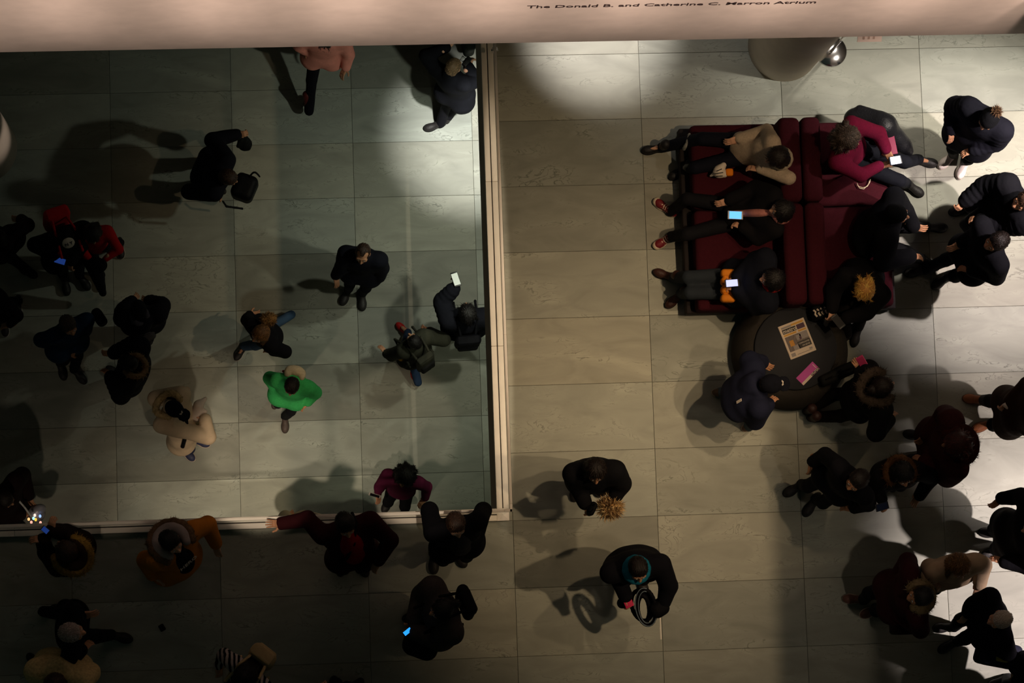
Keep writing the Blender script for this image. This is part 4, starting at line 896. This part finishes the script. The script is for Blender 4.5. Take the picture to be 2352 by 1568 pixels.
# ================================================================== people seated on the suite or bent over the table
p30 = person(30, 'person in cream cardigan and navy dress stretching out long black boots', (1782, 362), (-52, 18), hz=1.14, pitch=14, S=.95, sit=True, hip=(1705, 340), hipz=.54, knees=[(1598, 385, .50), (1612, 318, .62)], feet=[(1566, 392), (1486, 342)], L=(1742, 388, .82), eL=(1812, 408, .92), R=(1694, 318, .72), eR=(1762, 300, .78), hair='long', hcol='dark', top=(.50, .40, .30), tname='cardigan', tkind='knit', tt=.022, bottom=(.010, .011, .022), shoe=(.010, .009, .009), shoest='boot', skin='fair', scarf=(.42, .35, .27))
p31 = person(31, 'person in black coat and pink scarf seated with red canvas shoes', (1794, 482), (-56, 2), hz=1.12, pitch=-10, S=.95, sit=True, hip=(1690, 490), hipz=.54, knees=[(1578, 538, .50), (1578, 456, .50)], feet=[(1532, 549), (1532, 480)], L=(1704, 520, .72), eL=(1742, 545, .75), R=(1672, 460, .72), eR=(1735, 432, .78), hair='long', hcol='black', top=(.010, .009, .011), tname='coat', tt=.035, shoe=(.16, .010, .016), sole=(.62, .50, .38), skin='fair', scarf=(.50, .20, .18), shirt=(.50, .20, .17), hp=('grip', 'relax'), fdir=[(-48, 30), (-48, -34)], bottom=(.012, .012, .016), shirtw=.5)
p32 = person(32, 'person in navy coat and brown boots seated at the sofa end with a phone', (1772, 640), (-56, 2), hz=1.14, pitch=-6, S=.96, sit=True, hip=(1688, 650), hipz=.54, knees=[(1586, 672, .50), (1580, 636, .50)], feet=[(1556, 682), (1534, 634)], L=(1694, 664, .80), R=(1694, 638, .80), eL=(1740, 700, .78), eR=(1738, 600, .82), hair='long', hcol='black', top=(.010, .012, .022), tname='coat', tt=.06, wide=1.25, bottom=(.022, .028, .036), shoe=(.045, .016, .012), shoest='boot', scarf=(.25, .012, .012), skin='fair', hp=('grip', 'grip'), fdir=[(-40, 35), (-56, -20)])
p33 = person(33, 'person in magenta jumper seated on the right side lighting hands with a phone', (1948, 320), (54, 22), hz=1.18, pitch=-4, sit=True, hip=(1955, 350), hipz=.54, knees=[(2078, 372, .50), (2066, 415, .50)], feet=[(2136, 372), (2090, 428)], L=(2036, 346, .82), eL=(2018, 306, .86), R=(2022, 380, .80), eR=(1976, 402, .84), hair='curly', hcol='greybrown', top=(.12, .004, .022), tname='jumper', tkind='knit', tt=.025, wide=1.15, bottom=(.010, .011, .018), skin='tan', hp=('relax', 'flat'))
p34 = person(34, 'person in black coat and beanie hunched on the right sofa seat', (2062, 492), (46, 12), hz=1.16, pitch=-10, sit=True, hip=(1998, 535), hipz=.54, knees=[(2090, 520, .5), (2084, 580, .5)], feet=[(2140, 522), (2125, 600)], L=(2098, 520, .85), R=(2092, 588, .80), eR=(2030, 600, .8), hair='short', hcol='black', hat='beanie', hatcol=(.009, .009, .011), top=(.007, .007, .010), tname='coat', tt=.06, wide=1.3, bottom=(.008, .008, .01), skin='tan')
p35 = person(35, 'person with tousled golden hair in black seated by the round table', (1984, 668), (-24, 50), hz=1.16, pitch=12, S=.95, sit=True, hip=(1985, 628), hipz=.54, knees=[(1978, 728, .54), (1938, 716, .54)], feet=[(1968, 762), (1938, 778)], L=(1940, 730, .80), R=(1912, 712, .80), eR=(1915, 665, .82), eL=(1990, 715, .82), hair='messy', hcol='blond', top=(.009, .008, .010), tname='coat', tt=.04, wide=1.2, bottom=(.014, .010, .010), skin='fair', hp=('grip', 'grip'))
p37 = person(37, 'person in navy jacket and cap stooping over the round table', (1772, 882), (56, -2), hz=1.30, pitch=15, hip=(1692, 918), hipz=.88, feet=[(1662, 905), (1728, 974)], L=(1752, 832, .75), eL=(1722, 828, .95), R=(1766, 925, .85), eR=(1735, 965, .9), hair='short', hcol='brown', hat='cap', hatcol=(.010, .011, .020), top=(.012, .014, .032), hood='down', tt=.05, wide=1.2, bottom=(.05, .075, .10), shoe=(.10, .06, .04), sole=(.55, .42, .30), fdir=[(50, 10), (40, -22)])
p38 = person(38, 'person with dark fur hood and glasses sitting behind a row of bags', (2030, 886), (46, -14), hz=1.25, pitch=-5, S=.96, hip=(1968, 922), hipz=.60, feet=[(1868, 935), (1880, 958)], knees=[(1920, 905, .35), (1930, 955, .35)], L=(1976, 846, 1.0), eL=(1988, 862, .9), R=(2042, 962, .75), hair='bun', hcol='dark', top=(.008, .008, .010), tname='coat', tt=.05, wide=1.2, fur=(.17, .04, .02), furcol=((.055, .04, .03), (.02, .016, .013), (.10, .075, .055)), furn=1000, skin='mid', hp=('grip', 'relax'), shoe=(.03, .012, .010), shoest='boot', bottom=(.010, .008, .009))
# ================================================================== things people carry, wear loose or have set down
SCR_W = emit('screen_white', (.75, .80, 1.0), 3.2); SCR_B = emit('screen_blue', (.10, .42, .95), 1.6); SCR_P = emit('screen_violet', (.55, .58, 1.0), 1.25); SCR_D = emit('screen_dim', (.012, .04, .20), .7); SCR_C = emit('screen_cyan', (.02, .28, .85), 1.5)
def lamp_pt(px, py, z, col, wt):
    l = bpy.data.lights.new('screen_glow', 'POINT'); l.energy = wt; l.color = col; l.shadow_soft_size = .03; o = bpy.data.objects.new('screen_glow', l); COL.objects.link(o); o.location = pt(px, py, z)
# phones
phone('small blue phone in the hands of the capped figure with red backpack', 138, 599, ZL + 1.12, (10, 3), SCR_D)
phone('black phone with white back held up beside the balustrade', 1047, 641, ZL + 1.58, (-4, -12), mat('white_glass', (.8, .85, .85), .2, 'plain'), size=(.082, .17), tilt=0)
k_, m_ = phone('phone with light blue screen held by the seated figure in pink scarf', 1689, 494, .80, (12, .5), SCR_B, size=(.082, .15), case=(.5, .5, .55))
phone('phone with glowing white screen held over an orange quilted bag', 1681, 650, .88, (12, -1), SCR_P, size=(.075, .14))
phone('phone with glaring white screen lighting the hands of the magenta jumper wearer', 2057, 368, .88, (12, -2), SCR_W, size=(.085, .125)); lamp_pt(2057, 368, .96, (.6, .65, 1), .5)
lamp_pt(1681, 650, .96, (.7, .7, 1), .12)
phone('phone with blue lit keypad beside the charcoal wool coat', 936, 1450, 1.16, (10, -8), SCR_C, size=(.045, .10))
phone('phone with blue screen raised above the left end of the balustrade', 104, 1217, 1.52, (6, 5), SCR_D, size=(.05, .08))
phone('dark phone with cyan edge held by the wearer of the brown fur hood', 2026, 1163, 1.18, (10, -3), mat('blue_glass', (.01, .02, .06), .1, 'plain'), size=(.075, .13), roll=20)
phone('white phone in the right hand of the plum sweater wearer', 861, 1137, ZL + 1.08, (10, 3), None, case=(.55, .5, .45), size=(.05, .14), roll=50)
phone('black phone held by the golden-haired seated figure', 1925, 738, .86, (8, 10), None)
phone('magenta-cased phone raised in front of the dark fur hood', 1982, 834, 1.08, (6, 10), mat('magenta_glass', (.35, .03, .10), .3, 'plain'), case=(.45, .04, .14), size=(.08, .15), roll=35)
# camera
cm = empty('camera_device', pt(1072, 142, ZL + 1.5)); tag(cm, 'black camera with pale lens held beside cropped fair hair', 'camera'); cm.rotation_euler = (0, 0, .9)
k = MB(); k.box((-.06, -.03, -.04), (.06, .03, .04), ch=.008); k.build('camera_body', mat('camera_black', (.01, .01, .01), .5, 'plain'), cm)
k = MB(); k.tube([(0, .02, 0), (0, .08, .0)], .03, 20); k.build('lens', mat('lens_grey', (.5, .5, .5), .3, 'plain'), cm); k = MB(); k.box((-.025, -.02, .04), (.025, .02, .055), ch=.005); k.build('viewfinder', mat('camera_black', (.01, .01, .01), .5, 'plain'), cm)
# backpacks
backpack('bright red backpack behind the capped figure on the lobby floor', p4, (.55, .014, .02), (.15, .20, .08), off=.06, drop=.16)
backpack('black backpack on the person holding up a phone', p14, (.008, .008, .012), (.15, .19, .06), off=.06)
backpack('olive backpack bouncing on the running child', p15, (.030, .030, .022), (.12, .16, .05), accent=(.012, .012, .012), off=.05, drop=.2)
backpack('square black backpack on the charcoal wool coat', p23, (.008, .008, .011), (.15, .21, .055), off=.07, drop=.2)
backpack('pale canvas backpack with dark straps on the striped top', p26, (.42, .30, .15), (.13, .17, .075), accent=(.46, .33, .17), off=.02, drop=.18)
# black backpack held in front, with yellow badges
c = pt(562, 432, ZL + 1.05); Rz = np.array(Matrix.Rotation(-.4, 3, 'Z'))
soft('backpack', 'black backpack with yellow badges held in front of a stooping figure', 'backpack', lambda s: s.box(c, (.13, .15, .16), .07, Rz), mat('bag_black', (.006, .006, .008), .6), .015, .003, 4, c,
     [('badge', lambda s: s.box(c + np.array([-.02, -.02, .155]), (.03, .012, .006), .004, Rz), mat('badge_yellow', (.6, .38, .03), .6, 'plain')), ('badge', lambda s: s.ell(c + np.array([.0, -.09, .145]), (.02, .02, .012)), mat('badge_pale', (.55, .55, .30), .6, 'plain')),
      ('handle', lambda s: [s.cap(c + np.array([.06 + .0 * i, .10 + .05 * math.sin(i * .52), .15 + .035 * math.sin(i * .52)]) + np.array([.02 * i, 0, 0]), c + np.array([.06 + .02 * (i + 1), .10 + .05 * math.sin((i + 1) * .52), .15 + .035 * math.sin((i + 1) * .52)]), .012, k=.005) for i in range(6)], mat('bag_black', (.006, .006, .008), .6)),
      ('strap', lambda s: [s.cap(pt(512, 462, ZL + 1.0), pt(520, 474, ZL + .95), .013, k=.005), s.cap(pt(520, 474, ZL + .95), pt(557, 479, ZL + .9), .014, k=.005)], mat('bag_black', (.006, .006, .008), .6))])
soft('umbrella', 'folded black umbrella cloth hanging from a raised hand', 'umbrella', lambda s: s.cap(pt(553, 306, ZL + 1.2), pt(562, 330, ZL + .85), .03, .085, k=.03).cap(pt(562, 330, ZL + .9), pt(572, 343, ZL + .85), .02, .008, k=.03).cap(pt(553, 318, ZL + 1.15), pt(546, 336, ZL + .9), .02, .02, k=.03), mat('umbrella_cloth', (.004, .004, .005), .7), .013, .003)
soft('coat', 'black coat carried low in front of the red sweater', 'coat', lambda s: s.cap(pt(218, 612, ZL + .95), pt(236, 672, ZL + .35), .10, .045, k=.05).cap(pt(205, 600, ZL + .95), pt(232, 610, ZL + 1.0), .075, k=.05), mat('coat_black', (.008, .008, .010), .9), .018, .006)
bag('tote_bag', 'black tote bag with cream edge at the top of the lobby floor', (1076, 104, ZL + .55), (.07, .10, .22), (.015, .02, .014), 10, accent=(.6, .5, .38))
bag('shoulder_bag', 'black shoulder bag beside the dark blue jacket', (228, 728, ZL + .9), (.06, .10, .14), (.006, .006, .008), 30)
bag('shoulder_bag', 'pale grey tote bag below the black beanie', (338, 772, ZL + .8), (.10, .05, .15), (.05, .045, .05), 30)
bag('shoulder_bag', 'round black shoulder bag held low by the charcoal wool coat', (966, 1480, .9), (.17, .13, .16), (.006, .006, .008), -20, rad=.1)
bag('shoulder_bag', 'small black bag hanging at the hip of the maroon coat', (830, 1302, .95), (.07, .06, .10), (.006, .006, .008), 20)
bag('shoulder_bag', 'navy shopping bag with yellow paper inside carried by the silver-haired figure', (2292, 1502, .75), (.19, .12, .20), (.014, .015, .030), -15, accent=(.45, .40, .06))
bag('tote_bag', 'dark tote bag below the reaching hand at the right edge', (2240, 505, .7), (.13, .08, .18), (.010, .010, .014), 35)
bag('tote_bag', 'small cream bag on the lap of the magenta jumper wearer', (2022, 326, .66), (.03, .03, .04), (.60, .52, .40), 20, handle=False, rad=.02)
p = pt(2050, 335, .64); sheet('folder', 'magenta folder lying on the lap of the magenta jumper wearer', 'folder', [(2030, 305), (2052, 302), (2062, 352), (2034, 358)], .66, .008, mat('folder_magenta', (.20, .012, .05), .6, 'plain'))
soft('jacket', 'black leather jacket draped over the top corner of the sofa', 'jacket', lambda s: s.cap(pt(1962, 272, .48), pt(2030, 290, .62), .10, .12, k=.06).cap(pt(2030, 290, .60), pt(2076, 335, .45), .12, .08, k=.06).cap(pt(1975, 248, .55), pt(2020, 268, .62), .03, .06, k=.05).cap(pt(2076, 335, .45), pt(2088, 348, .40), .07, .05, k=.04), mat('jacket_black', (.007, .007, .009), .45, 'leather'), .017, .007)
# earphone wire on the sofa
k = MB(); w0 = [pt(x, y, .46) for x, y in ((1968, 420), (1972, 428), (1982, 431), (1992, 428), (1998, 418), (2000, 410), (1994, 424), (1984, 434), (1974, 432), (1969, 424))]; k.tube([q - w0[0] for q in w0], .004, 6); tag(k.build('earphone_wire', mat('wire_cream', (.55, .45, .30), .6, 'plain'), None, w0[0]), 'pale earphone wire curled on the right seat of the sofa', 'wire')
# orange quilted bag and white plastic bag on the sofa
def oq(s):
    for i in range(4): s.box(pt(1672, 628 + i * 19, .70), (.075, .042, .06), .035, np.array(Matrix.Rotation(-.05, 3, 'Z')), .008)
soft('quilted_bag', 'orange quilted bag across the knees of the navy coat wearer', 'bag', oq, mat('quilt_orange', (.62, .19, .012), .7), .012, .003)
soft('plastic_bag', 'white printed plastic bag lying on the left sofa seat', 'bag', lambda s: s.cap(pt(1632, 404, .50), pt(1652, 392, .56), .015, .05, k=.03).cap(pt(1652, 392, .56), pt(1662, 380, .58), .055, .03, k=.03).cap(pt(1652, 398, .56), pt(1664, 400, .55), .05, .035, k=.03), mat('plastic_white', (.66, .58, .50), .4), .011, .006)
for i, (a, b) in enumerate((((1643, 399), (1661, 396)), ((1645, 405), (1660, 404)), ((1646, 393), (1658, 388)))):
    k = MB(); k.tube([pt(*a, .618) - pt(*a, .618), pt(*b, .622) - pt(*a, .618)], .005, 6); o = k.build('print', INK, bpy.data.objects['plastic_bag'], pt(*a, .615) - np.array(bpy.data.objects['plastic_bag'].location))
soft('pouch', 'small bright orange pouch beside the white plastic bag', 'pouch', lambda s: s.box(pt(1675, 396, .56), (.038, .038, .035), .02), mat('pouch_orange', (.75, .20, .006), .6), .010, .001)
# striped tote by the golden-haired figure
tb2 = bag('tote_bag', 'black tote with cream zigzag print beside the round table', (1884, 716, .55), (.09, .07, .10), (.006, .006, .007), 15, rad=.03)
for i in range(4):
    k = MB(); q = [pt(1868 + i * 8, 712 - i * 2.4, .655), pt(1873 + i * 8, 716 - i * 2.4, .655), pt(1872 + i * 8, 722 - i * 2.4, .655), pt(1877 + i * 8, 727 - i * 2.4, .655)]; k.tube([a - q[0] for a in q], .010, 5); k.build('print', PAPER, tb2, q[0] - np.array(tb2.location))
# row of black bags before the fur hood
for i, (x, y, lb) in enumerate(((1905, 868, 'black leather bag nearest the round table in a row'), (1938, 852, 'black leather bag nearest the raised magenta phone in a row'))):
    bag('handbag', lb, (x, y, .42), (.12, .06, .13), (.010, .011, .011), 22, rad=.04)
# fur bag, folder, straps and magazine
fp = pt(1402, 1166, 1.05); V, F, I = fur_mesh([((-.03, 0, 0), (.03, 0.01, 0), .075)], .085, 1500, [0] * 3, 9)
FM = [mat('fur_pale', c_, .95, 'fur') for c_ in ((.56, .36, .16), (.20, .11, .05), (.70, .50, .27))]
tag(obj('fur_bag', mesh_np('fur_bag', V, F, FM, I, False), None, fp), 'shaggy tawny fur bag held by the person with parted dark hair', 'bag')
bag('handbag', 'flat black handbag beside the shaggy fur bag', (1358, 1168, 1.0), (.07, .04, .12), (.006, .006, .007), 60, rad=.03)
sheet('folder', 'magenta and grey folder held by the teal scarf wearer', 'folder', [(1414, 1352), (1434, 1344), (1460, 1388), (1443, 1396)], 1.12, .012, mat('folder_pink', (.62, .015, .09), .5, 'plain'), 8)
sheet('leaflet', 'grey leaflet showing above the magenta folder', 'leaflet', [(1413, 1345), (1428, 1332), (1440, 1348), (1418, 1356)], 1.11, .004, mat('leaflet_grey', (.28, .25, .25), .6, 'plain'))
sheet('magazine', 'small picture magazine tucked under the arm of the teal scarf wearer', 'magazine', [(1508, 1366), (1524, 1372), (1532, 1390), (1514, 1396)], 1.08, .012, mat('magazine_print', (.50, .38, .33), .5, 'hair'), 10)
k = MB()
def loop(cx, cy, rx, ry, z): return [pt(cx + rx * math.cos(a), cy + ry * math.sin(a) + .35 * rx * math.cos(a), z - .10 * math.sin(a)) for a in np.linspace(0, 2 * math.pi, 26)]
sb = soft('strap_bundle', 'looped black strap with blue-white pinstripes below the teal scarf', 'strap', lambda s: [s.cap(a, b, .019, k=.008) for lp in (loop(1478, 1398, 13, 30, 1.0), loop(1484, 1394, 22, 40, 1.03), loop(1474, 1390, 24, 34, .97)) for a, b in zip(lp[:-1], lp[1:])], mat('strap_black', (.006, .006, .010), .7), .010, .001)
for q_ in (-4, 3):
    lp = loop(1484, 1394, 22 + q_, 40 + q_, 1.055); k = MB(); k.tube([a - lp[0] for a in lp[:20]], .0045, 5); k.build('pinstripe', mat('stripe_pale', (.20, .25, .30), .7, 'plain'), sb, lp[0] - np.array(sb.location))
bag('shoulder_bag', 'soft black bag hanging between the strap loops and the small magazine', (1512, 1396, .98), (.09, .08, .13), (.006, .006, .008), 30, handle=False, rad=.06)
# gloves, paper roll
soft('glove', 'black fringed glove below the magenta folder', 'glove', lambda s: s.ell(pt(1428, 1385, 1.0), (.045, .05, .03)).cap(pt(1428, 1385, 1.0), pt(1436, 1394, .97), .02, .012).cap(pt(1426, 1385, 1.0), pt(1424, 1392, .97), .018, .01), mat('glove_black', (.005, .005, .006), .8), .009, .002)
k = MB(); a, b = pt(2306, 926, 1.02), pt(2336, 952, 1.02); k.tube([(0, 0, 0), b - a], .026, 16); k.tube([(b - a) * .98, (b - a) * 1.02], .018, 12, 1); tag(k.build('paper_roll', [mat('roll_white', (.62, .55, .48), .8, 'plain'), mat('roll_inside', (.15, .08, .05), .9, 'plain')], None, a), 'white paper roll in the hand at the right edge', 'paper roll')
# plastic bag at the lobby's left edge, its glints painted as glowing blobs
pb = soft('plastic_bag', 'glossy clear plastic bag with coloured glints at the left of the lobby', 'bag', lambda s: s.ell(pt(82, 1180, ZL + .9), (.10, .10, .13)).ell(pt(92, 1168, ZL + 1.0), (.06, .05, .06)), mat('plastic_clear', (.30, .30, .36), .12, 'plain', 0, .9), .012, .012, 8, None,
     [('strap', lambda s: [s.cap(pt(*a, ZL + 1.25), pt(*b, ZL + 1.2), .012, k=.005) for a, b in (((26, 1141), (40, 1146)), ((40, 1146), (56, 1164)), ((56, 1164), (72, 1186)))], mat('strap_white', (.55, .55, .55), .5, 'plain'))])
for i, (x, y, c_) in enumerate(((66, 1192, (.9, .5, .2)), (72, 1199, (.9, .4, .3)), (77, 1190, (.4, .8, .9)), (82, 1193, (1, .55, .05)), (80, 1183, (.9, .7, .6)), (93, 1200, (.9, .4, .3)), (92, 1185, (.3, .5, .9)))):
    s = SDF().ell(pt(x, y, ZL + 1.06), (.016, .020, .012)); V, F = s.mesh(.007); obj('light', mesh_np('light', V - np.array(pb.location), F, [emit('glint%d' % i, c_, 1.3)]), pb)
# flaring lapel of the cream coat, added as a separate pale cloth
soft('tote_bag', 'pale flaring lapel of the cream coat, shaped as crumpled cloth', 'bag', lambda s: s.cap(pt(448, 955, ZL + 1.1), pt(456, 930, ZL + 1.2), .07, .05, k=.04).cap(pt(456, 930, ZL + 1.2), pt(472, 915, ZL + 1.15), .045, .02, k=.04).cap(pt(452, 955, ZL + 1.1), pt(470, 945, ZL + 1.15), .06, .03, k=.04), mat('cloth_pale', (.58, .48, .42), .8), .012, .006)
# person of whom only the pale hood shows under the rail: casts the shadow on the lobby floor
person(51, 'person whose pale hood just peeks out beneath the maroon sleeve at the rail', (722, 1200), (10, -40), hair='short', hcol='dark', top=(.45, .38, .28), hem=.6, tt=.06, wide=1.25, hood='down', lower=True, hip=(720, 1215))

# ================================================================== flat prints on clothing and caps
def decal_on(P, fr, s, size, m, name, parent, rot=0):
    t = text_obj(s, size, m, name, parent, .0012, .001, 'CENTER'); t.matrix_local = fr; return t
def frame(o, c, X, Y):
    X = nrm(X); Y = nrm(np.array(Y) - (np.array(Y) @ X) * X); Z = np.cross(X, Y); m_ = Matrix.Identity(4)
    for i in range(3): m_[i][0] = X[i]; m_[i][1] = Y[i]; m_[i][2] = Z[i]
    m_.translation = Vector(np.array(c) - o); return m_
def patch(P, c, X, Y, w_, h_, m, name, round_=False):
    fr = frame(P['o'], c, X, Y); k = MB()
    if round_: k.lathe([(1, -.5), (1, .5)], n=24)
    else: k.box((-1, -1, -.5), (1, 1, .5))
    o = k.build(name, m, P['root']); o.matrix_local = fr @ Matrix.Diagonal((w_, h_, .004, 1)); return o
WH = mat('print_cloth_white', (.66, .58, .50), .8, 'plain')
P = p4; Rh, Hd = P['Rh'], P['Hd']
def cap_front(P, lift=.0):   # point and frame on the front panel of a cap
    Rh, S = P['Rh'], P['S']; n_ = nrm(Rh @ np.array([0, .55, .83])); c = P['Hd'] + Rh @ np.array([0, .062, .108]) * S; return c + n_ * lift, Rh[:, 0], np.cross(n_, Rh[:, 0])
c, X, Y = cap_front(P); s = SDF(); n_ = np.cross(X, Y); s.ell(c + n_ * .012 - Y * .012, (.072, .075, .018), np.stack([X, Y, n_], 1), .01); V, F = s.mesh(.007); obj('cap_panel', mesh_np('cap_panel', V - P['o'], F, [WH]), P['root'])
decal_on(P, frame(P['o'], c + n_ * .0305 + Y * .008, -X, -Y), 'N Y', .055, mat('print_navy', (.015, .018, .05), .8, 'plain'), 'cap_letters', P['root'])
for P in (p11, p37):
    c, X, Y = cap_front(P, .004)
    for d in (-1, 1): patch(P, c + X * d * .014, X + Y * d * .45, Y - X * d * .45, .007, .015, WH, 'cap_mark')
    patch(P, c, X, Y, .012, .004, WH, 'cap_mark')
P = p20; c = P['N'] - P['Ut'] * .15 + P['Ft'] * .155; tl = nrm(P['Ut'] + P['Ft'] * .5); n_ = np.cross(P['Rt'] * -1, tl)
for j, (tx, sz) in enumerate((('HERO', .075),)):
    decal_on(P, frame(P['o'], P['N'] - P['Ut'] * .20 + P['Ft'] * .187, -P['Rt'], nrm(P['Ut'] - P['Ft'] * .12)), tx, sz, WH, 'shirt_letters', P['root'])
P = p48; LP = mat('letter_pink', (.62, .16, .14), .7, 'plain')
q = empty('carrier_bag', pt(2072, 1428, .62)); tag(q, 'dark maroon carrier bag with pink letters beside the maroon jacket', 'bag')
k = MB(); k.box((-.10, -.12, -.16), (.10, .12, .16), ch=.03); k.build('bag_body', mat('carrier_dark', (.018, .004, .005), .8), q)
t = text_obj('L V', .13, LP, 'letters', q, .001, .003, 'CENTER'); t.matrix_local = Matrix.Translation((.03, 0.0, .163)) @ Matrix.Rotation(-math.pi / 2, 4, 'Z')
P = p37; patch(P, P['N'] - P['Ft'] * .155 - P['Ut'] * .16 + P['Rt'] * .13, P['Ut'], P['Rt'], .035, .014, WH, 'jacket_mark')
# bobble on the hat
P = p39; V, F, I = fur_mesh([((0, 0, 0), (.005, 0, 0), .035)], .045, 500, [0] * 3, 4); BM = [mat('bobble', c_, .95, 'fur') for c_ in ((.14, .075, .04), (.06, .03, .02), (.22, .13, .07))]
bo = obj('bobble', mesh_np('bobble', V, F, BM, I, False), P['root'], P['Hd'] + P['Rh'] @ np.array([0, -.10, .135]) - P['o'])
# laces and toe caps of the red canvas shoes, cuffs of the long boots
LACE = mat('lace_cream', (.66, .55, .42), .8, 'plain')
for o in list(p31['root'].children):
    if o.name.startswith('shoe'):
        k = MB()
        for i in range(5):
            y = .015 + i * .023; z = .098 - i * .0075
            k.tube([(-.032, y, z - .012), (0, y + .010, z + .006), (.032, y, z - .012)], .0065, 6); k.tube([(-.030, y + .012, z - .018), (0, y + .004, z), (.030, y + .014, z - .018)], .0055, 6)
        k.build('laces', LACE, o)
        s = SDF().ell((0, .152, .036), (.046, .045, .037)).cut_half((0, 0, .02), (0, 0, -1)); V, F = s.mesh(.008); obj('toe_cap', mesh_np('toe_cap', V, F, [LACE]), o)
for d in (-1, 1):
    P = p30; a, kn_ = P['ank'][d], P['kn'][d]; c = a + (kn_ - a) * .62; u = nrm(kn_ - a)
    V, F, I = fur_mesh([(c + .078 * np.array(rot_from(u, [.1, .2, 1])) @ np.array([math.cos(t), 0, math.sin(t)]) - P['o'], c + .078 * np.array(rot_from(u, [.1, .2, 1])) @ np.array([math.cos(t + .6), 0, math.sin(t + .6)]) - P['o'], .010) for t in np.arange(0, 6.2, .6)], .02, 160, [0], 5)
    obj('boot_cuff', mesh_np('boot_cuff', V, F, [mat('cuff_grey', (.22, .22, .20), .9, 'fur')], I, False), P['root'])
# green fleece: cream hood lining and a small patch
P = p16; s = SDF(); s.waves = .004; c = P['N'] - P['Ft'] * .13 + P['Ut'] * .055; s.ell(c, (.105, .06, .06), P['T'], .02).ell(c + P['Rt'] * .085 + P['Ft'] * .04, (.04, .06, .045), P['T'], .03).ell(c - P['Rt'] * .085 + P['Ft'] * .04, (.04, .06, .045), P['T'], .03); V, F = s.mesh(.011); obj('hood_lining', mesh_np('hood_lining', V - P['o'], F, [mat('lining_cream', (.62, .52, .36), .95, 'knit')]), P['root'])
patch(P, P['N'] + P['Rt'] * .13 * 1 - P['Ft'] * .10 + P['Ut'] * .02, P['Rt'], P['Ft'], .022, .016, mat('patch_red', (.30, .03, .02), .8, 'plain'), 'patch', True)
# fur ball on the hood of the chestnut-haired walker
P = p12; V, F, I = fur_mesh([((-.03, 0, 0), (.03, .01, 0), .062)], .05, 900, [0] * 3, 14); FB = [mat('fur_tawny', c_, .95, 'fur') for c_ in ((.26, .14, .05), (.12, .06, .02), (.36, .22, .10))]
obj('fur_hood', mesh_np('fur_hood', V, F, FB, I, False), P['root'], pt(617, 733, ZL + 1.50) - P['o'])
# crossbody straps
def strap(P, side, m, name='strap', r=.017):
    T, N = P['T'], P['N']; k = MB(); pts_ = [N - P['Ft'] * .10 + P['Rt'] * side * .09 + P['Ut'] * .0, N + P['Rt'] * side * .10 + P['Ut'] * .04 + P['Ft'] * .02, N + P['Ft'] * .15 + P['Rt'] * side * .03 - P['Ut'] * .12, N + P['Ft'] * .175 - P['Rt'] * side * .07 - P['Ut'] * .30, P['P'] - P['Rt'] * side * .20 + P['Ft'] * .10]
    k.tube([q - P['o'] for q in pts_], r, 8); return k.build(name, m, P['root'])
BS = mat('strap_black', (.006, .006, .010), .7)
strap(p21, -1, BS); strap(p11, -1, BS, r=.024)
# stripes on the striped top

P = p15; s = SDF(); s.waves = .003; s.cap(pt(908, 808, ZL + 1.05), pt(922, 820, ZL + .95), .03, .045, k=.03).cap(pt(922, 820, ZL + .95), pt(930, 808, ZL + 1.0), .035, .03, k=.03); V, F = s.mesh(.011); obj('jacket_trim', mesh_np('jacket_trim', V - P['o'], F, [mat('trim_mustard', (.26, .14, .015), .85)]), P['root'])
soft('scrap', 'small black scrap lying alone on the dark floor at lower left', 'scrap', lambda s: s.box(pt(372, 1441, .012), (.028, .034, .012), .008, np.array(Matrix.Rotation(.5, 3, 'Z'))), mat('scrap_black', (.004, .004, .004), .8), .008, .001)
q = [pt(1516.5, 1418, .002), pt(1517.5, 1440, .002), pt(1518, 1468, .002)]; k = MB()
for a, b in zip(q[:-1], q[1:]): k.box((min(a[0], b[0]) - q[0][0] - .006, b[1] - q[0][1], -.0015), (max(a[0], b[0]) - q[0][0] + .006, a[1] - q[0][1], .0006))
tag(k.build('stripe', mat('stripe_white', (.75, .70, .62), .6, 'plain'), None, q[0]), 'short white stripe along a floor joint below the black strap', 'stripe')  # thin white stripe laid over the tile joint
